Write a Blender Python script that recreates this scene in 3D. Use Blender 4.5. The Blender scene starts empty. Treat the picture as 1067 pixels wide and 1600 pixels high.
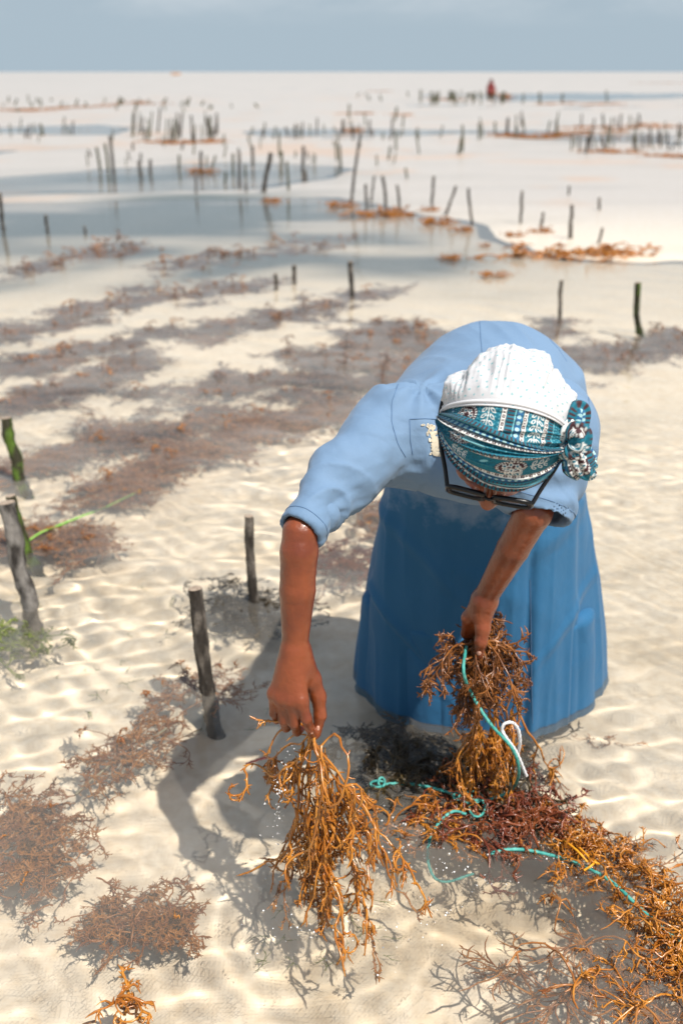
import bpy, math, random
import numpy as np
from mathutils import Vector
from mathutils.bvhtree import BVHTree

S = bpy.context.scene
COL = S.collection
# ------------------------------------------------------------------ camera
PITCH = math.radians(23.85)
FPX = 1600 * 35 / 36.0
CAMH = 1.5
cam = bpy.data.cameras.new('camera')
camo = bpy.data.objects.new('camera', cam)
COL.objects.link(camo)
S.camera = camo
camo.location = (0, 0, CAMH)
camo.rotation_euler = (math.pi / 2 - PITCH, 0, 0)
cam.sensor_fit = 'VERTICAL'
cam.sensor_height = 36
cam.sensor_width = 24
cam.lens = 35
cam.clip_start = 0.05
cam.clip_end = 12000
cam.dof.use_dof = True
cam.dof.focus_distance = 1.70
cam.dof.aperture_fstop = 3.2
# ------------------------------------------------------------------ light
SUN = Vector((0.38, -0.42, 1.0)).normalized()
W = bpy.data.worlds.new('World')
S.world = W
W.use_nodes = True
nt = W.node_tree
N, LK = nt.nodes, nt.links
bg = N['Background']
bg.inputs[1].default_value = 0.1
sky = N.new('ShaderNodeTexSky')
sky.sky_type = 'NISHITA'
sky.sun_disc = False
sky.sun_elevation = math.asin(SUN.z)
sky.sun_rotation = math.atan2(SUN.x, SUN.y)
sky.dust_density = 2.0
tc = N.new('ShaderNodeTexCoord')
sep = N.new('ShaderNodeSeparateXYZ')
LK.new(tc.outputs['Generated'], sep.inputs[0])
mp = N.new('ShaderNodeMapping')
mp.inputs['Scale'].default_value = (2.2, 2.2, 7.0)
LK.new(tc.outputs['Generated'], mp.inputs[0])
ns = N.new('ShaderNodeTexNoise')
ns.inputs['Scale'].default_value = 2.0
ns.inputs['Detail'].default_value = 8
ns.inputs['Roughness'].default_value = 0.62
LK.new(mp.outputs[0], ns.inputs['Vector'])
rp = N.new('ShaderNodeValToRGB')
rp.color_ramp.elements[0].position = 0.44
rp.color_ramp.elements[0].color = (0, 0, 0, 1)
rp.color_ramp.elements[1].position = 0.60
rp.color_ramp.elements[1].color = (1, 1, 1, 1)
LK.new(ns.outputs[0], rp.inputs[0])
mr = N.new('ShaderNodeMapRange')          # clouds only a little above the horizon bank
mr.inputs['From Min'].default_value = 0.035
mr.inputs['From Max'].default_value = 0.07
mr.inputs['To Min'].default_value = 0.0
mr.inputs['To Max'].default_value = 1.0
LK.new(sep.outputs['Z'], mr.inputs[0])
mul = N.new('ShaderNodeMath')
mul.operation = 'MULTIPLY'
LK.new(rp.outputs[0], mul.inputs[0])
LK.new(mr.outputs[0], mul.inputs[1])
bank = N.new('ShaderNodeMix')
bank.data_type = 'RGBA'
bank.inputs['A'].default_value = (2.95, 3.65, 4.2, 1)       # blue grey haze bank
bank.inputs['B'].default_value = (4.1, 4.6, 5.0, 1)      # paler cloud
LK.new(mul.outputs[0], bank.inputs['Factor'])
mr2 = N.new('ShaderNodeMapRange')
mr2.inputs['From Min'].default_value = 0.15
mr2.inputs['From Max'].default_value = 0.9
mr2.inputs['To Min'].default_value = 1.0
mr2.inputs['To Max'].default_value = 0.35
LK.new(sep.outputs['Z'], mr2.inputs[0])
mx = N.new('ShaderNodeMix')
mx.data_type = 'RGBA'
LK.new(mr2.outputs[0], mx.inputs['Factor'])
LK.new(sky.outputs[0], mx.inputs['A'])
LK.new(bank.outputs['Result'], mx.inputs['B'])
LK.new(mx.outputs['Result'], bg.inputs[0])
sl = bpy.data.lights.new('sun', 'SUN')
sl.energy = 4.6
sl.angle = math.radians(0.7)
sl.color = (1.0, 0.95, 0.87)
sl.cycles.is_caustics_light = True
so = bpy.data.objects.new('sun', sl)
COL.objects.link(so)
so.rotation_euler = SUN.to_track_quat('Z', 'Y').to_euler()
vs = S.view_settings
vs.view_transform = 'Standard'
vs.look = 'None'
vs.exposure = 0.5
vs.gamma = 1
vs.use_curve_mapping = False
cy = S.cycles
cy.use_denoising = True
cy.max_bounces = 8
cy.transmission_bounces = 6
cy.diffuse_bounces = 3
cy.sample_clamp_indirect = 6
cy.caustics_reflective = False
cy.caustics_refractive = True

R = np.random.default_rng(7)
cp, sp_ = math.cos(PITCH), math.sin(PITCH)


def ray(px, py):
    u, v = (px - 533.5) / FPX, -(py - 800) / FPX
    return np.array([u, v * sp_ + cp, v * cp - sp_])


def P(px, py, Y):
    d = ray(px, py)
    return np.array([0, 0, CAMH]) + d * (Y / d[1])


def G(px, py, z=0.0):
    d = ray(px, py)
    return np.array([0, 0, CAMH]) + d * ((z - CAMH) / d[2])


# ------------------------------------------------------------------ helpers
def nrm(v):
    v = np.asarray(v, float)
    return v / np.maximum(np.linalg.norm(v, axis=-1, keepdims=True), 1e-9)


def sst(a, b, x):
    t = np.clip((x - a) / (b - a), 0, 1)
    return t * t * (3 - 2 * t)


_tab = np.random.default_rng(3).random(65536)


def vnoise(p, seed=0):
    p = np.asarray(p, float)
    i = np.floor(p).astype(np.int64)
    f = p - i
    f = f * f * (3 - 2 * f)
    out = 0
    for dx in (0, 1):
        for dy in (0, 1):
            for dz in (0, 1):
                h = ((i[..., 0] + dx) * 73856093 ^ (i[..., 1] + dy) * 19349663 ^ (i[..., 2] + dz) * 83492791 ^ (seed * 2654435)) & 65535
                w = (f[..., 0] if dx else 1 - f[..., 0]) * (f[..., 1] if dy else 1 - f[..., 1]) * (f[..., 2] if dz else 1 - f[..., 2])
                out = out + w * _tab[h]
    return out * 2 - 1


def fbm(p, seed=0, octs=3):
    o, a, s = 0, 1, 1
    for k in range(octs):
        o = o + a * vnoise(np.asarray(p) * s + 17.3 * k, seed + k)
        a *= .5
        s *= 2.03
    return o


def tag(o, label=None, cat=None, group=None, kind=None):
    if label: o['label'] = label
    if cat: o['category'] = cat
    if group: o['group'] = group
    if kind: o['kind'] = kind
    return o


def link(name, me, parent=None, mat=None, smooth=True, recv=True):
    if mat is not None:
        for m in (mat if isinstance(mat, (list, tuple)) else [mat]):
            me.materials.append(m)
    if smooth:
        me.polygons.foreach_set('use_smooth', np.ones(len(me.polygons), bool))
    o = bpy.data.objects.new(name, me)
    COL.objects.link(o)
    if parent: o.parent = parent
    if recv: o.cycles.is_caustics_receiver = True
    return o


def mk(name, v, f, parent=None, mat=None, smooth=True, recv=True, col=None):
    v = np.asarray(v, np.float32).reshape(-1, 3)
    f = np.asarray(f, np.int32)
    k = f.shape[1]
    me = bpy.data.meshes.new(name)
    me.vertices.add(len(v))
    me.vertices.foreach_set('co', v.ravel())
    me.loops.add(f.size)
    me.loops.foreach_set('vertex_index', f.ravel())
    me.polygons.add(len(f))
    me.polygons.foreach_set('loop_start', np.arange(len(f), dtype=np.int32) * k)
    me.polygons.foreach_set('loop_total', np.full(len(f), k, np.int32))
    me.update(calc_edges=True)
    me.validate()
    if col is not None:
        c = np.ones((len(v), 4), np.float32)
        c[:, :3] = col
        a = me.color_attributes.new('col', 'FLOAT_COLOR', 'POINT')
        a.data.foreach_set('color', c.ravel())
    return link(name, me, parent, mat, smooth, recv)


def empty(name, loc=(0, 0, 0)):
    o = bpy.data.objects.new(name, None)
    o.empty_display_size = 0.1
    COL.objects.link(o)
    o.location = Vector(loc)
    return o


def reparent(o, parent):
    """keep world placement of a part built in world coordinates"""
    o.parent = parent
    o.location = Vector(o.location) - parent.location


def tubes(Pn, Rn, sides=5, caps=True, lobes=0, twist=0.0, lob=0.0):
    """batch of tubes. Pn (B,n,3), Rn (B,n) -> verts, quads"""
    Pn = np.asarray(Pn, float)
    Rn = np.asarray(Rn, float)
    B, n, _ = Pn.shape
    T = np.gradient(Pn, axis=1)
    T = nrm(T)
    ref = nrm(np.cross(T[:, n // 2], np.array([.31, .52, .79])))
    ref = np.repeat(ref[:, None], n, 1)
    X = nrm(ref - T * (ref * T).sum(-1, keepdims=True))
    Yv = np.cross(T, X)
    th = np.arange(sides) * 2 * math.pi / sides
    rr = Rn[:, :, None] * np.ones(sides)
    if lobes:
        L = np.concatenate([np.zeros((B, 1)), np.cumsum(np.linalg.norm(np.diff(Pn, axis=1), axis=-1), 1)], 1)
        rr = rr * (1 + lob * np.cos(lobes * th[None, None] + twist * L[:, :, None]))
    V = Pn[:, :, None] + rr[..., None] * (np.cos(th)[:, None] * X[:, :, None] + np.sin(th)[:, None] * Yv[:, :, None])
    idx = np.arange(B * n * sides).reshape(B, n, sides)
    a = idx[:, :-1]
    b = idx[:, 1:]
    F = np.stack([a, np.roll(a, -1, 2), np.roll(b, -1, 2), b], -1).reshape(-1, 4)
    return V.reshape(-1, 3), F


def spline(pts, n):
    """Catmull-Rom through pts, n samples, roughly even"""
    p = np.asarray(pts, float)
    p = np.vstack([2 * p[0] - p[1], p, 2 * p[-1] - p[-2]])
    out = []
    m = 24
    for i in range(1, len(p) - 2):
        t = np.linspace(0, 1, m, endpoint=False)[:, None]
        a, b, c, d = p[i - 1], p[i], p[i + 1], p[i + 2]
        out.append(.5 * (2 * b + (c - a) * t + (2 * a - 5 * b + 4 * c - d) * t ** 2 + (3 * b - a - 3 * c + d) * t ** 3))
    out.append(p[-2][None])
    q = np.vstack(out)
    L = np.r_[0, np.cumsum(np.linalg.norm(np.diff(q, axis=0), axis=1))]
    s = np.linspace(0, L[-1], n)
    return np.stack([np.interp(s, L, q[:, k]) for k in range(3)], 1)


# ------------------------------------------------------------------ materials
def mat(name, base=(.5, .5, .5), rough=.5, spec=.5, noise=None, bump=None, sss=0, trans=0, coat=0, attr=None, sheen=0, metal=0):
    """noise=(scale, colour2, lo, hi[, stretch]); bump=(scale, strength, dist[, stretch])"""
    m = bpy.data.materials.new(name)
    m.use_nodes = True
    t = m.node_tree
    n, l = t.nodes, t.links
    b = n['Principled BSDF']
    b.inputs['Base Color'].default_value = (*base, 1)
    b.inputs['Roughness'].default_value = rough
    b.inputs['Specular IOR Level'].default_value = spec
    b.inputs['Metallic'].default_value = metal
    if sss:
        b.inputs['Subsurface Weight'].default_value = sss
        b.inputs['Subsurface Radius'].default_value = (1, .35, .2)
        b.inputs['Subsurface Scale'].default_value = .006
    if coat:
        b.inputs['Coat Weight'].default_value = coat
        b.inputs['Coat Roughness'].default_value = .15
    if sheen:
        b.inputs['Sheen Weight'].default_value = sheen
    if trans:
        b.inputs['Transmission Weight'].default_value = trans
    tcn = n.new('ShaderNodeTexCoord')
    src = None
    if attr:
        at = n.new('ShaderNodeAttribute')
        at.attribute_name = attr
        src = at.outputs['Color']
    if noise:
        mpn = n.new('ShaderNodeMapping')
        mpn.inputs['Scale'].default_value = noise[4] if len(noise) > 4 else (1, 1, 1)
        l.new(tcn.outputs['Object'], mpn.inputs[0])
        no = n.new('ShaderNodeTexNoise')
        no.inputs['Scale'].default_value = noise[0]
        no.inputs['Detail'].default_value = 5
        l.new(mpn.outputs[0], no.inputs['Vector'])
        r = n.new('ShaderNodeMapRange')
        r.inputs['From Min'].default_value = noise[2]
        r.inputs['From Max'].default_value = noise[3]
        l.new(no.outputs[0], r.inputs[0])
        mxn = n.new('ShaderNodeMix')
        mxn.data_type = 'RGBA'
        l.new(r.outputs[0], mxn.inputs['Factor'])
        mxn.inputs['A'].default_value = (*base, 1)
        mxn.inputs['B'].default_value = (*noise[1], 1)
        if src is not None:
            mxn.blend_type = 'MULTIPLY'
            l.new(src, mxn.inputs['A'])
        src = mxn.outputs['Result']
    if src is not None:
        l.new(src, b.inputs['Base Color'])
    if bump:
        mpb = n.new('ShaderNodeMapping')
        mpb.inputs['Scale'].default_value = bump[3] if len(bump) > 3 else (1, 1, 1)
        l.new(tcn.outputs['Object'], mpb.inputs[0])
        nb = n.new('ShaderNodeTexNoise')
        nb.inputs['Scale'].default_value = bump[0]
        nb.inputs['Detail'].default_value = 4
        l.new(mpb.outputs[0], nb.inputs['Vector'])
        bn = n.new('ShaderNodeBump')
        bn.inputs['Strength'].default_value = bump[1]
        bn.inputs['Distance'].default_value = bump[2]
        l.new(nb.outputs[0], bn.inputs['Height'])
        l.new(bn.outputs[0], b.inputs['Normal'])
    return m


M = {}
M['weed_gold'] = mat('weed_gold', (.30, .095, .010), .25, .6, noise=(30, (.47, .19, .024), .4, .65), sss=.0)
M['weed_brown'] = mat('weed_brown', (.20, .065, .018), .32, .5, noise=(25, (.42, .18, .045), .35, .65))
M['weed_red'] = mat('weed_red', (.13, .028, .012), .28, .6, noise=(25, (.24, .07, .02), .4, .7))
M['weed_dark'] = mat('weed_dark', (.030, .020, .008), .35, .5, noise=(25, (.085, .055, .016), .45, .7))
M['weed_mauve'] = mat('weed_mauve', (.20, .125, .095), .5, .3, noise=(12, (.33, .17, .085), .45, .7))
M['weed_green'] = mat('weed_green', (.10, .13, .02), .35, .5, noise=(25, (.22, .26, .05), .4, .65))
M['weed_held'] = mat('weed_held', (.11, .036, .009), .3, .5, noise=(22, (.28, .10, .018), .4, .65))
M['rope_teal'] = mat('rope_teal', (.035, .26, .23), .55, .3, noise=(60, (.11, .40, .35), .4, .65), bump=(300, .3, .001))
M['rope_white'] = mat('rope_white', (.72, .72, .74), .6, .3, bump=(300, .3, .001))
M['rope_old'] = mat('rope_old', (.42, .36, .26), .7, .3, noise=(40, (.2, .2, .12), .4, .7))
M['rope_green'] = mat('rope_green', (.16, .42, .05), .5, .4, noise=(40, (.3, .45, .12), .4, .7))
M['tie_orange'] = mat('tie_orange', (.75, .33, .02), .45, .4)
M['bark_grey'] = mat('bark_grey', (.20, .185, .17), .8, .3, noise=(28, (.035, .03, .027), .42, .62, (1, 1, .35)), bump=(70, 1, .010, (1, 1, .3)))
M['bark_dark'] = mat('bark_dark', (.030, .024, .019), .6, .4, noise=(30, (.21, .18, .15), .46, .70, (1, 1, .3)), bump=(70, 1, .012, (1, 1, .3)))
M['bark_green'] = mat('bark_green', (.028, .026, .012), .6, .4, noise=(22, (.07, .125, .012), .47, .6, (1, 1, .5)), bump=(70, .9, .006, (1, 1, .3)))
M['bark_far'] = mat('bark_far', (.05, .055, .03), .7, .3, noise=(6, (.11, .10, .055), .4, .7))
M['wood_cut'] = mat('wood_cut', (.34, .27, .21), .8, .2, noise=(120, (.2, .15, .11), .4, .7))
M['skin'] = mat('skin', (.20, .047, .014), .36, .5, noise=(18, (.13, .027, .009), .42, .7), bump=(170, .55, .0016), sss=.08, coat=.15)
M['nail'] = mat('nail', (.55, .30, .22), .25, .5)
M['eye'] = mat('eye', (.75, .72, .68), .15, .5)
M['black'] = mat('glasses_frame', (.004, .004, .005), .3, .35)
M['thread'] = mat('seam_thread', (.10, .175, .295), .8, .2)
M['cream'] = mat('embroidery', (.62, .56, .44), .8, .2, bump=(400, .5, .001))


def dress_material():
    m = bpy.data.materials.new('dress_cloth')
    m.use_nodes = True
    t = m.node_tree
    n, l = t.nodes, t.links
    b = n['Principled BSDF']
    b.inputs['Specular IOR Level'].default_value = .25
    b.inputs['Sheen Weight'].default_value = .08
    g = n.new('ShaderNodeNewGeometry')
    s = n.new('ShaderNodeSeparateXYZ')
    l.new(g.outputs['Position'], s.inputs[0])
    no = n.new('ShaderNodeTexNoise')
    no.inputs['Scale'].default_value = 11
    no.inputs['Detail'].default_value = 7
    no.inputs['Roughness'].default_value = .65
    l.new(g.outputs['Position'], no.inputs['Vector'])
    a = n.new('ShaderNodeMath')
    a.operation = 'MULTIPLY_ADD'
    l.new(no.outputs[0], a.inputs[0])
    a.inputs[1].default_value = .42
    l.new(s.outputs['Z'], a.inputs[2])
    # soaked cloth only on the skirt (far side of the sleeves)
    r = n.new('ShaderNodeMapRange')
    r.inputs['From Min'].default_value = .78
    r.inputs['From Max'].default_value = .86
    r.inputs['To Min'].default_value = 1
    r.inputs['To Max'].default_value = 0
    l.new(a.outputs[0], r.inputs[0])
    r2 = n.new('ShaderNodeMapRange')
    r2.inputs['From Min'].default_value = 1.93
    r2.inputs['From Max'].default_value = 2.0
    l.new(s.outputs['Y'], r2.inputs[0])
    mu = n.new('ShaderNodeMath')
    mu.operation = 'MULTIPLY'
    l.new(r.outputs[0], mu.inputs[0])
    l.new(r2.outputs[0], mu.inputs[1])
    # dry cloth colour with faint fading
    n2 = n.new('ShaderNodeTexNoise')
    n2.inputs['Scale'].default_value = 5
    n2.inputs['Detail'].default_value = 6
    l.new(g.outputs['Position'], n2.inputs['Vector'])
    dry = n.new('ShaderNodeMix')
    dry.data_type = 'RGBA'
    dry.inputs['A'].default_value = (.115, .195, .310, 1)
    dry.inputs['B'].default_value = (.145, .228, .345, 1)
    l.new(n2.outputs[0], dry.inputs['Factor'])
    wet = n.new('ShaderNodeMix')
    wet.data_type = 'RGBA'
    wet.inputs['A'].default_value = (.010, .088, .20, 1)
    wet.inputs['B'].default_value = (.028, .125, .25, 1)
    l.new(n2.outputs[0], wet.inputs['Factor'])
    mx = n.new('ShaderNodeMix')
    mx.data_type = 'RGBA'
    l.new(mu.outputs[0], mx.inputs['Factor'])
    l.new(dry.outputs['Result'], mx.inputs['A'])
    l.new(wet.outputs['Result'], mx.inputs['B'])
    l.new(mx.outputs['Result'], b.inputs['Base Color'])
    rr = n.new('ShaderNodeMapRange')
    rr.inputs['To Min'].default_value = .75
    rr.inputs['To Max'].default_value = .72
    l.new(mu.outputs[0], rr.inputs[0])
    l.new(rr.outputs[0], b.inputs['Roughness'])
    # weave + small creases
    w1 = n.new('ShaderNodeTexNoise')
    w1.inputs['Scale'].default_value = 420
    w1.inputs['Detail'].default_value = 2
    l.new(g.outputs['Position'], w1.inputs['Vector'])
    mpn = n.new('ShaderNodeMapping')
    mpn.inputs['Scale'].default_value = (7, 7, 5)
    l.new(g.outputs['Position'], mpn.inputs[0])
    w2 = n.new('ShaderNodeTexNoise')
    w2.inputs['Scale'].default_value = 1.6
    w2.inputs['Detail'].default_value = 5
    w2.inputs['Distortion'].default_value = .3
    l.new(mpn.outputs[0], w2.inputs['Vector'])
    b1 = n.new('ShaderNodeBump')
    b1.inputs['Strength'].default_value = .25
    b1.inputs['Distance'].default_value = .0008
    l.new(w1.outputs[0], b1.inputs['Height'])
    b2 = n.new('ShaderNodeBump')
    b2.inputs['Strength'].default_value = .55
    b2.inputs['Distance'].default_value = .014
    l.new(w2.outputs[0], b2.inputs['Height'])
    l.new(b1.outputs[0], b2.inputs['Normal'])
    l.new(b2.outputs[0], b.inputs['Normal'])
    return m


M['dress'] = dress_material()


M['cap'] = mat('cap_cotton', (.7, .7, .7), .8, .2, attr='col', bump=(90, .35, .003))
M['cap_band'] = mat('cap_band', (.62, .62, .64), .8, .2, bump=(500, .3, .0008))
M['scarf'] = mat('scarf_print', (.1, .2, .3), .7, .25, attr='col', bump=(600, .3, .0006), sheen=.05)
gl = bpy.data.materials.new('lens_glass')
gl.use_nodes = True
gl.node_tree.nodes['Principled BSDF'].inputs['Transmission Weight'].default_value = 1
gl.node_tree.nodes['Principled BSDF'].inputs['Roughness'].default_value = .02
gl.node_tree.nodes['Principled BSDF'].inputs['IOR'].default_value = 1.5
M['glass'] = gl
dm = bpy.data.materials.new('drop_water')
dm.use_nodes = True
dm.node_tree.nodes['Principled BSDF'].inputs['Transmission Weight'].default_value = .55
dm.node_tree.nodes['Principled BSDF'].inputs['Roughness'].default_value = .1
dm.node_tree.nodes['Principled BSDF'].inputs['Base Color'].default_value = (.95, .95, .95, 1)
dm.node_tree.nodes['Principled BSDF'].inputs['IOR'].default_value = 1.33
M['drop'] = dm
M['glint_white'] = mat('glint_white', (.92, .93, .93), .12, .8, coat=1)  # plain white that stands in for sun sparkle on the water


# ------------------------------------------------------------------ sea bed and water
def axis(lo, hi, f0, f1, h, g):
    a = [f0]
    while a[-1] < f1: a.append(a[-1] + h)
    s = h
    while a[-1] < hi:
        s *= g
        a.append(a[-1] + s)
    b = [f0]
    s = h
    while b[-1] > lo:
        s *= g
        b.append(b[-1] - s)
    return np.array(b[:0:-1] + a)


def sheet(name, xs, ys, zf, m, recv=True, col=None):
    X, Y = np.meshgrid(xs, ys)
    Z = zf(X, Y)
    ny, nx = X.shape
    i = np.arange(nx * ny).reshape(ny, nx)
    f = np.stack([i[:-1, :-1], i[:-1, 1:], i[1:, 1:], i[1:, :-1]], -1).reshape(-1, 4)
    c = col(X, Y, Z).reshape(-1, 3) if col else None
    return mk(name, np.stack([X, Y, Z], -1), f, None, m, True, recv, c)


def py_of(X, Y):
    """angular position of a ground point, in photo rows / columns (used only to lay the flats out)"""
    Y = np.maximum(Y, .3)
    t = np.arctan2(CAMH, Y) - PITCH
    row = 800 + FPX * np.tan(t)
    dep = Y * cp + CAMH * sp_
    return 533.5 + FPX * X / dep, row


def blob(c, r, cx, cy, sx, sy, tilt=0):
    dx, dy = c - cx, r - cy - tilt * (c - cx)
    return np.exp(-(dx / sx) ** 2 - (dy / sy) ** 2)


def flats(X, Y):
    c, r = py_of(X, Y)
    n1 = fbm(np.stack([X * .16, Y * .16, 0 * X], -1), 5, 3)
    n2 = fbm(np.stack([X * .9, Y * .9, 0 * X], -1), 9, 3)
    # how far the sand stands above the water in the distance (bars), metres
    far = sst(9.3, 13.5, Y)
    pool = blob(c, r, 150, 350, 330, 52) + blob(c, r, 480, 355, 160, 34) + .9 * blob(c, r, 120, 286, 260, 14, -.05) \
        + .8 * blob(c, r, 330, 272, 150, 14) + .9 * blob(c, r, 960, 218, 170, 9, .03) + .7 * blob(c, r, 560, 208, 160, 5) \
        + .6 * blob(c, r, 900, 152, 200, 7) + .5 * blob(c, r, 90, 205, 140, 6)
    pool = pool - .75 * np.exp(-((r - 306 + .02 * (c - 260)) / 5.5) ** 2) * sst(640, 420, c) * sst(-200, 0, c + 200)
    pool = np.clip(pool + .30 * n1 * far, 0, 1.2)
    z_near = -.215 + .020 * n2 + .03 * n1
    z_mid = -.10 + .02 * n1
    m1 = sst(3.2, 7.5, Y)
    z = z_near * (1 - m1) + z_mid * m1
    n3 = fbm(np.stack([X * .55, Y * .9, 0 * X], -1), 15, 3)
    bar = .022 + .016 * n1 + .013 * n3 - pool * .085
    z = z * (1 - far) + bar * far
    # pale bank, right of the middle
    bank_ = blob(c, r, 900, 330, 330, 55)
    wb = np.clip(1.9 * blob(c, r, 1050, 320, 420, 110) + .16 * n2 - .15, 0, 1)
    z = z + (.009 + .006 * n1 + .006 * n3 - z) * wb
    return z, pool, n1, n2, c, r


def bed_z(X, Y):
    z = flats(X, Y)[0]
    near = 1 - sst(3.0, 6.0, Y)
    z = z + near * (.008 * vnoise(np.stack([X * 9, Y * 14, 0 * X], -1), 21) + .005 * vnoise(np.stack([X * 24, Y * 30, 0 * X], -1), 22))
    return z


def bed_col(X, Y, Z):
    z, pool, n1, n2, c, r = flats(X, Y)
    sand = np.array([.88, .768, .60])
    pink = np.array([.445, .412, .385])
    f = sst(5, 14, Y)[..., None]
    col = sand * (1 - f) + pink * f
    # algae on the bed: dark patches where photo shows them
    alg = 1.1 * blob(c, r, 130, 345, 300, 42) + .9 * blob(c, r, 470, 350, 180, 30, .12) + .75 * blob(c, r, 640, 400, 150, 30) \
        + .7 * blob(c, r, 380, 410, 150, 16, -.2) + .8 * blob(c, r, 100, 420, 170, 14, -.2) + .5 * blob(c, r, 120, 286, 260, 12, -.05) \
        + .5 * blob(c, r, 330, 272, 150, 12) + .5 * blob(c, r, 960, 218, 170, 8, .03) + .4 * blob(c, r, 900, 152, 170, 5) \
        + .6 * blob(c, r, 770, 470, 110, 16) + .35 * blob(c, r, 60, 500, 100, 20)
    streak = fbm(np.stack([X * .55, Y * 1.7, 0 * X], -1), 31, 4)
    alg = np.clip(alg * (.72 + 1.1 * streak) + .16 * np.clip(streak, 0, 1), 0, 1)[..., None]
    dark = np.array([.105, .125, .125])
    col = col * (1 - alg) + dark * alg
    # brownish silt low in the near water
    silt = np.clip(fbm(np.stack([X * 3.1, Y * 3.1, 0 * X], -1), 41, 4) * .9 - .05, 0, 1)[..., None] * (1 - sst(3.5, 5.5, Y))[..., None]
    col = col * (1 - .42 * silt) + np.array([.42, .31, .16]) * .42 * silt
    # orange weed scraps lying on the bars in the distance
    sc = sst(.55, .85, fbm(np.stack([X * .8, Y * 1.0, 0 * X], -1), 51, 3) + .45 * blob(c, r, 400, 225, 500, 30) + .35 * blob(c, r, 350, 312, 400, 9))
    sc = (sc * sst(11, 15, Y) * (1 - sst(60, 90, Y)) * .35)[..., None]
    return col * (1 - sc) + np.array([.55, .30, .14]) * sc


bm_ = mat('sand', (.6, .53, .43), .33, .5, attr='col', noise=(34, (.86, .80, .72), .35, .75), bump=(60, .15, .005))
xs = axis(-9000, 9000, -1.3, 1.5, .025, 1.06)
ys = axis(-9000, 9000, .9, 4.5, .025, 1.022)
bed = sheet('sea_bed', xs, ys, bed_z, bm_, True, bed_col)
tag(bed, kind='structure')

WV = []
_r = np.random.default_rng(11)
for k in range(70):
    lam = .062 * 2 ** (_r.random() * 2.7)
    a = _r.normal(1.35, .75)
    WV.append((lam, math.cos(a), math.sin(a), _r.random() * 6.28, (.0021 * lam * (lam / .12) ** .10) * (.5 + _r.random())))


def water_z(X, Y):
    sx = np.gradient(X, axis=1)
    sy = np.gradient(Y, axis=0)
    h = np.maximum(sx, sy)
    Z = 0 * X
    mod = .75 + .5 * fbm(np.stack([X * 1.2, Y * 1.2, 0 * X], -1), 61, 2)
    for lam, ca, sa, ph, amp in WV:
        w = 1 - sst(lam / 5, lam / 3.2, h)
        Z = Z + w * amp * np.sin(2 * math.pi / lam * (X * ca + Y * sa) + ph + 1.2 * np.sin(X * 2.1 / lam * .05 + Y * 1.3))
    # ring ripples round the hanging weed and the skirt
    for (cx, cyy, lam, am, dec) in ((-.01, 1.5, .062, .0013, .2), (.42, 1.75, .062, .0008, .3),
                                    *[(G(a_, b_)[0], G(a_, b_)[1], .058, .0012, .10) for a_, b_ in ((48, 945), (396, 932), (326, 1075), (33, 745), (430, 1215), (640, 1330))]):
        d = np.hypot(X - cx, Y - cyy)
        Z = Z + (1 - sst(lam / 5, lam / 3, h)) * am * np.sin(2 * math.pi * d / lam) * np.exp(-d / dec) * sst(.02, .08, d)
    return Z * mod


wm = bpy.data.materials.new('sea_water')
wm.use_nodes = True
t = wm.node_tree
n, l = t.nodes, t.links
n.clear()
out = n.new('ShaderNodeOutputMaterial')
g = n.new('ShaderNodeBsdfGlass')
g.inputs['IOR'].default_value = 1.33
g.inputs['Roughness'].default_value = 0
g.inputs['Color'].default_value = (.995, .99, .98, 1)
geo = n.new('ShaderNodeNewGeometry')
sx_ = n.new('ShaderNodeSeparateXYZ')
l.new(geo.outputs['Position'], sx_.inputs[0])
mrw = n.new('ShaderNodeMapRange')
mrw.inputs['From Min'].default_value = 3.2
mrw.inputs['From Max'].default_value = 7
mrw.inputs['To Min'].default_value = 0
mrw.inputs['To Max'].default_value = .35
l.new(sx_.outputs['Y'], mrw.inputs[0])
mpw = n.new('ShaderNodeMapping')
mpw.inputs['Scale'].default_value = (.7, 1.6, 1)
l.new(geo.outputs['Position'], mpw.inputs[0])
nw = n.new('ShaderNodeTexNoise')
nw.inputs['Scale'].default_value = 7
nw.inputs['Detail'].default_value = 4
l.new(mpw.outputs[0], nw.inputs['Vector'])
bw = n.new('ShaderNodeBump')
bw.inputs['Distance'].default_value = .012
l.new(nw.outputs[0], bw.inputs['Height'])
l.new(mrw.outputs[0], bw.inputs['Strength'])
l.new(bw.outputs[0], g.inputs['Normal'])
# silt suspended in the water gives it body: part of the light is scattered back by it
sd = n.new('ShaderNodeBsdfDiffuse')
sd.inputs['Color'].default_value = (.84, .785, .70, 1)
nsd = n.new('ShaderNodeTexNoise')
nsd.inputs['Scale'].default_value = 1.7
nsd.inputs['Detail'].default_value = 5
l.new(geo.outputs['Position'], nsd.inputs['Vector'])
rsd = n.new('ShaderNodeMapRange')
rsd.inputs['From Min'].default_value = .32
rsd.inputs['From Max'].default_value = .72
rsd.inputs['To Min'].default_value = .01
rsd.inputs['To Max'].default_value = .12
l.new(nsd.outputs[0], rsd.inputs[0])
rsy = n.new('ShaderNodeMapRange')
rsy.inputs['From Min'].default_value = 2.4
rsy.inputs['From Max'].default_value = 4.5
rsy.inputs['To Min'].default_value = .0
rsy.inputs['To Max'].default_value = .015
l.new(sx_.outputs['Y'], rsy.inputs[0])
asd = n.new('ShaderNodeMath')
l.new(rsd.outputs[0], asd.inputs[0])
l.new(rsy.outputs[0], asd.inputs[1])
msd = n.new('ShaderNodeMixShader')
rsf = n.new('ShaderNodeMapRange')
rsf.inputs['From Min'].default_value = 5.5
rsf.inputs['From Max'].default_value = 9
rsf.inputs['To Min'].default_value = 1
rsf.inputs['To Max'].default_value = .12
l.new(sx_.outputs['Y'], rsf.inputs[0])
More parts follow.
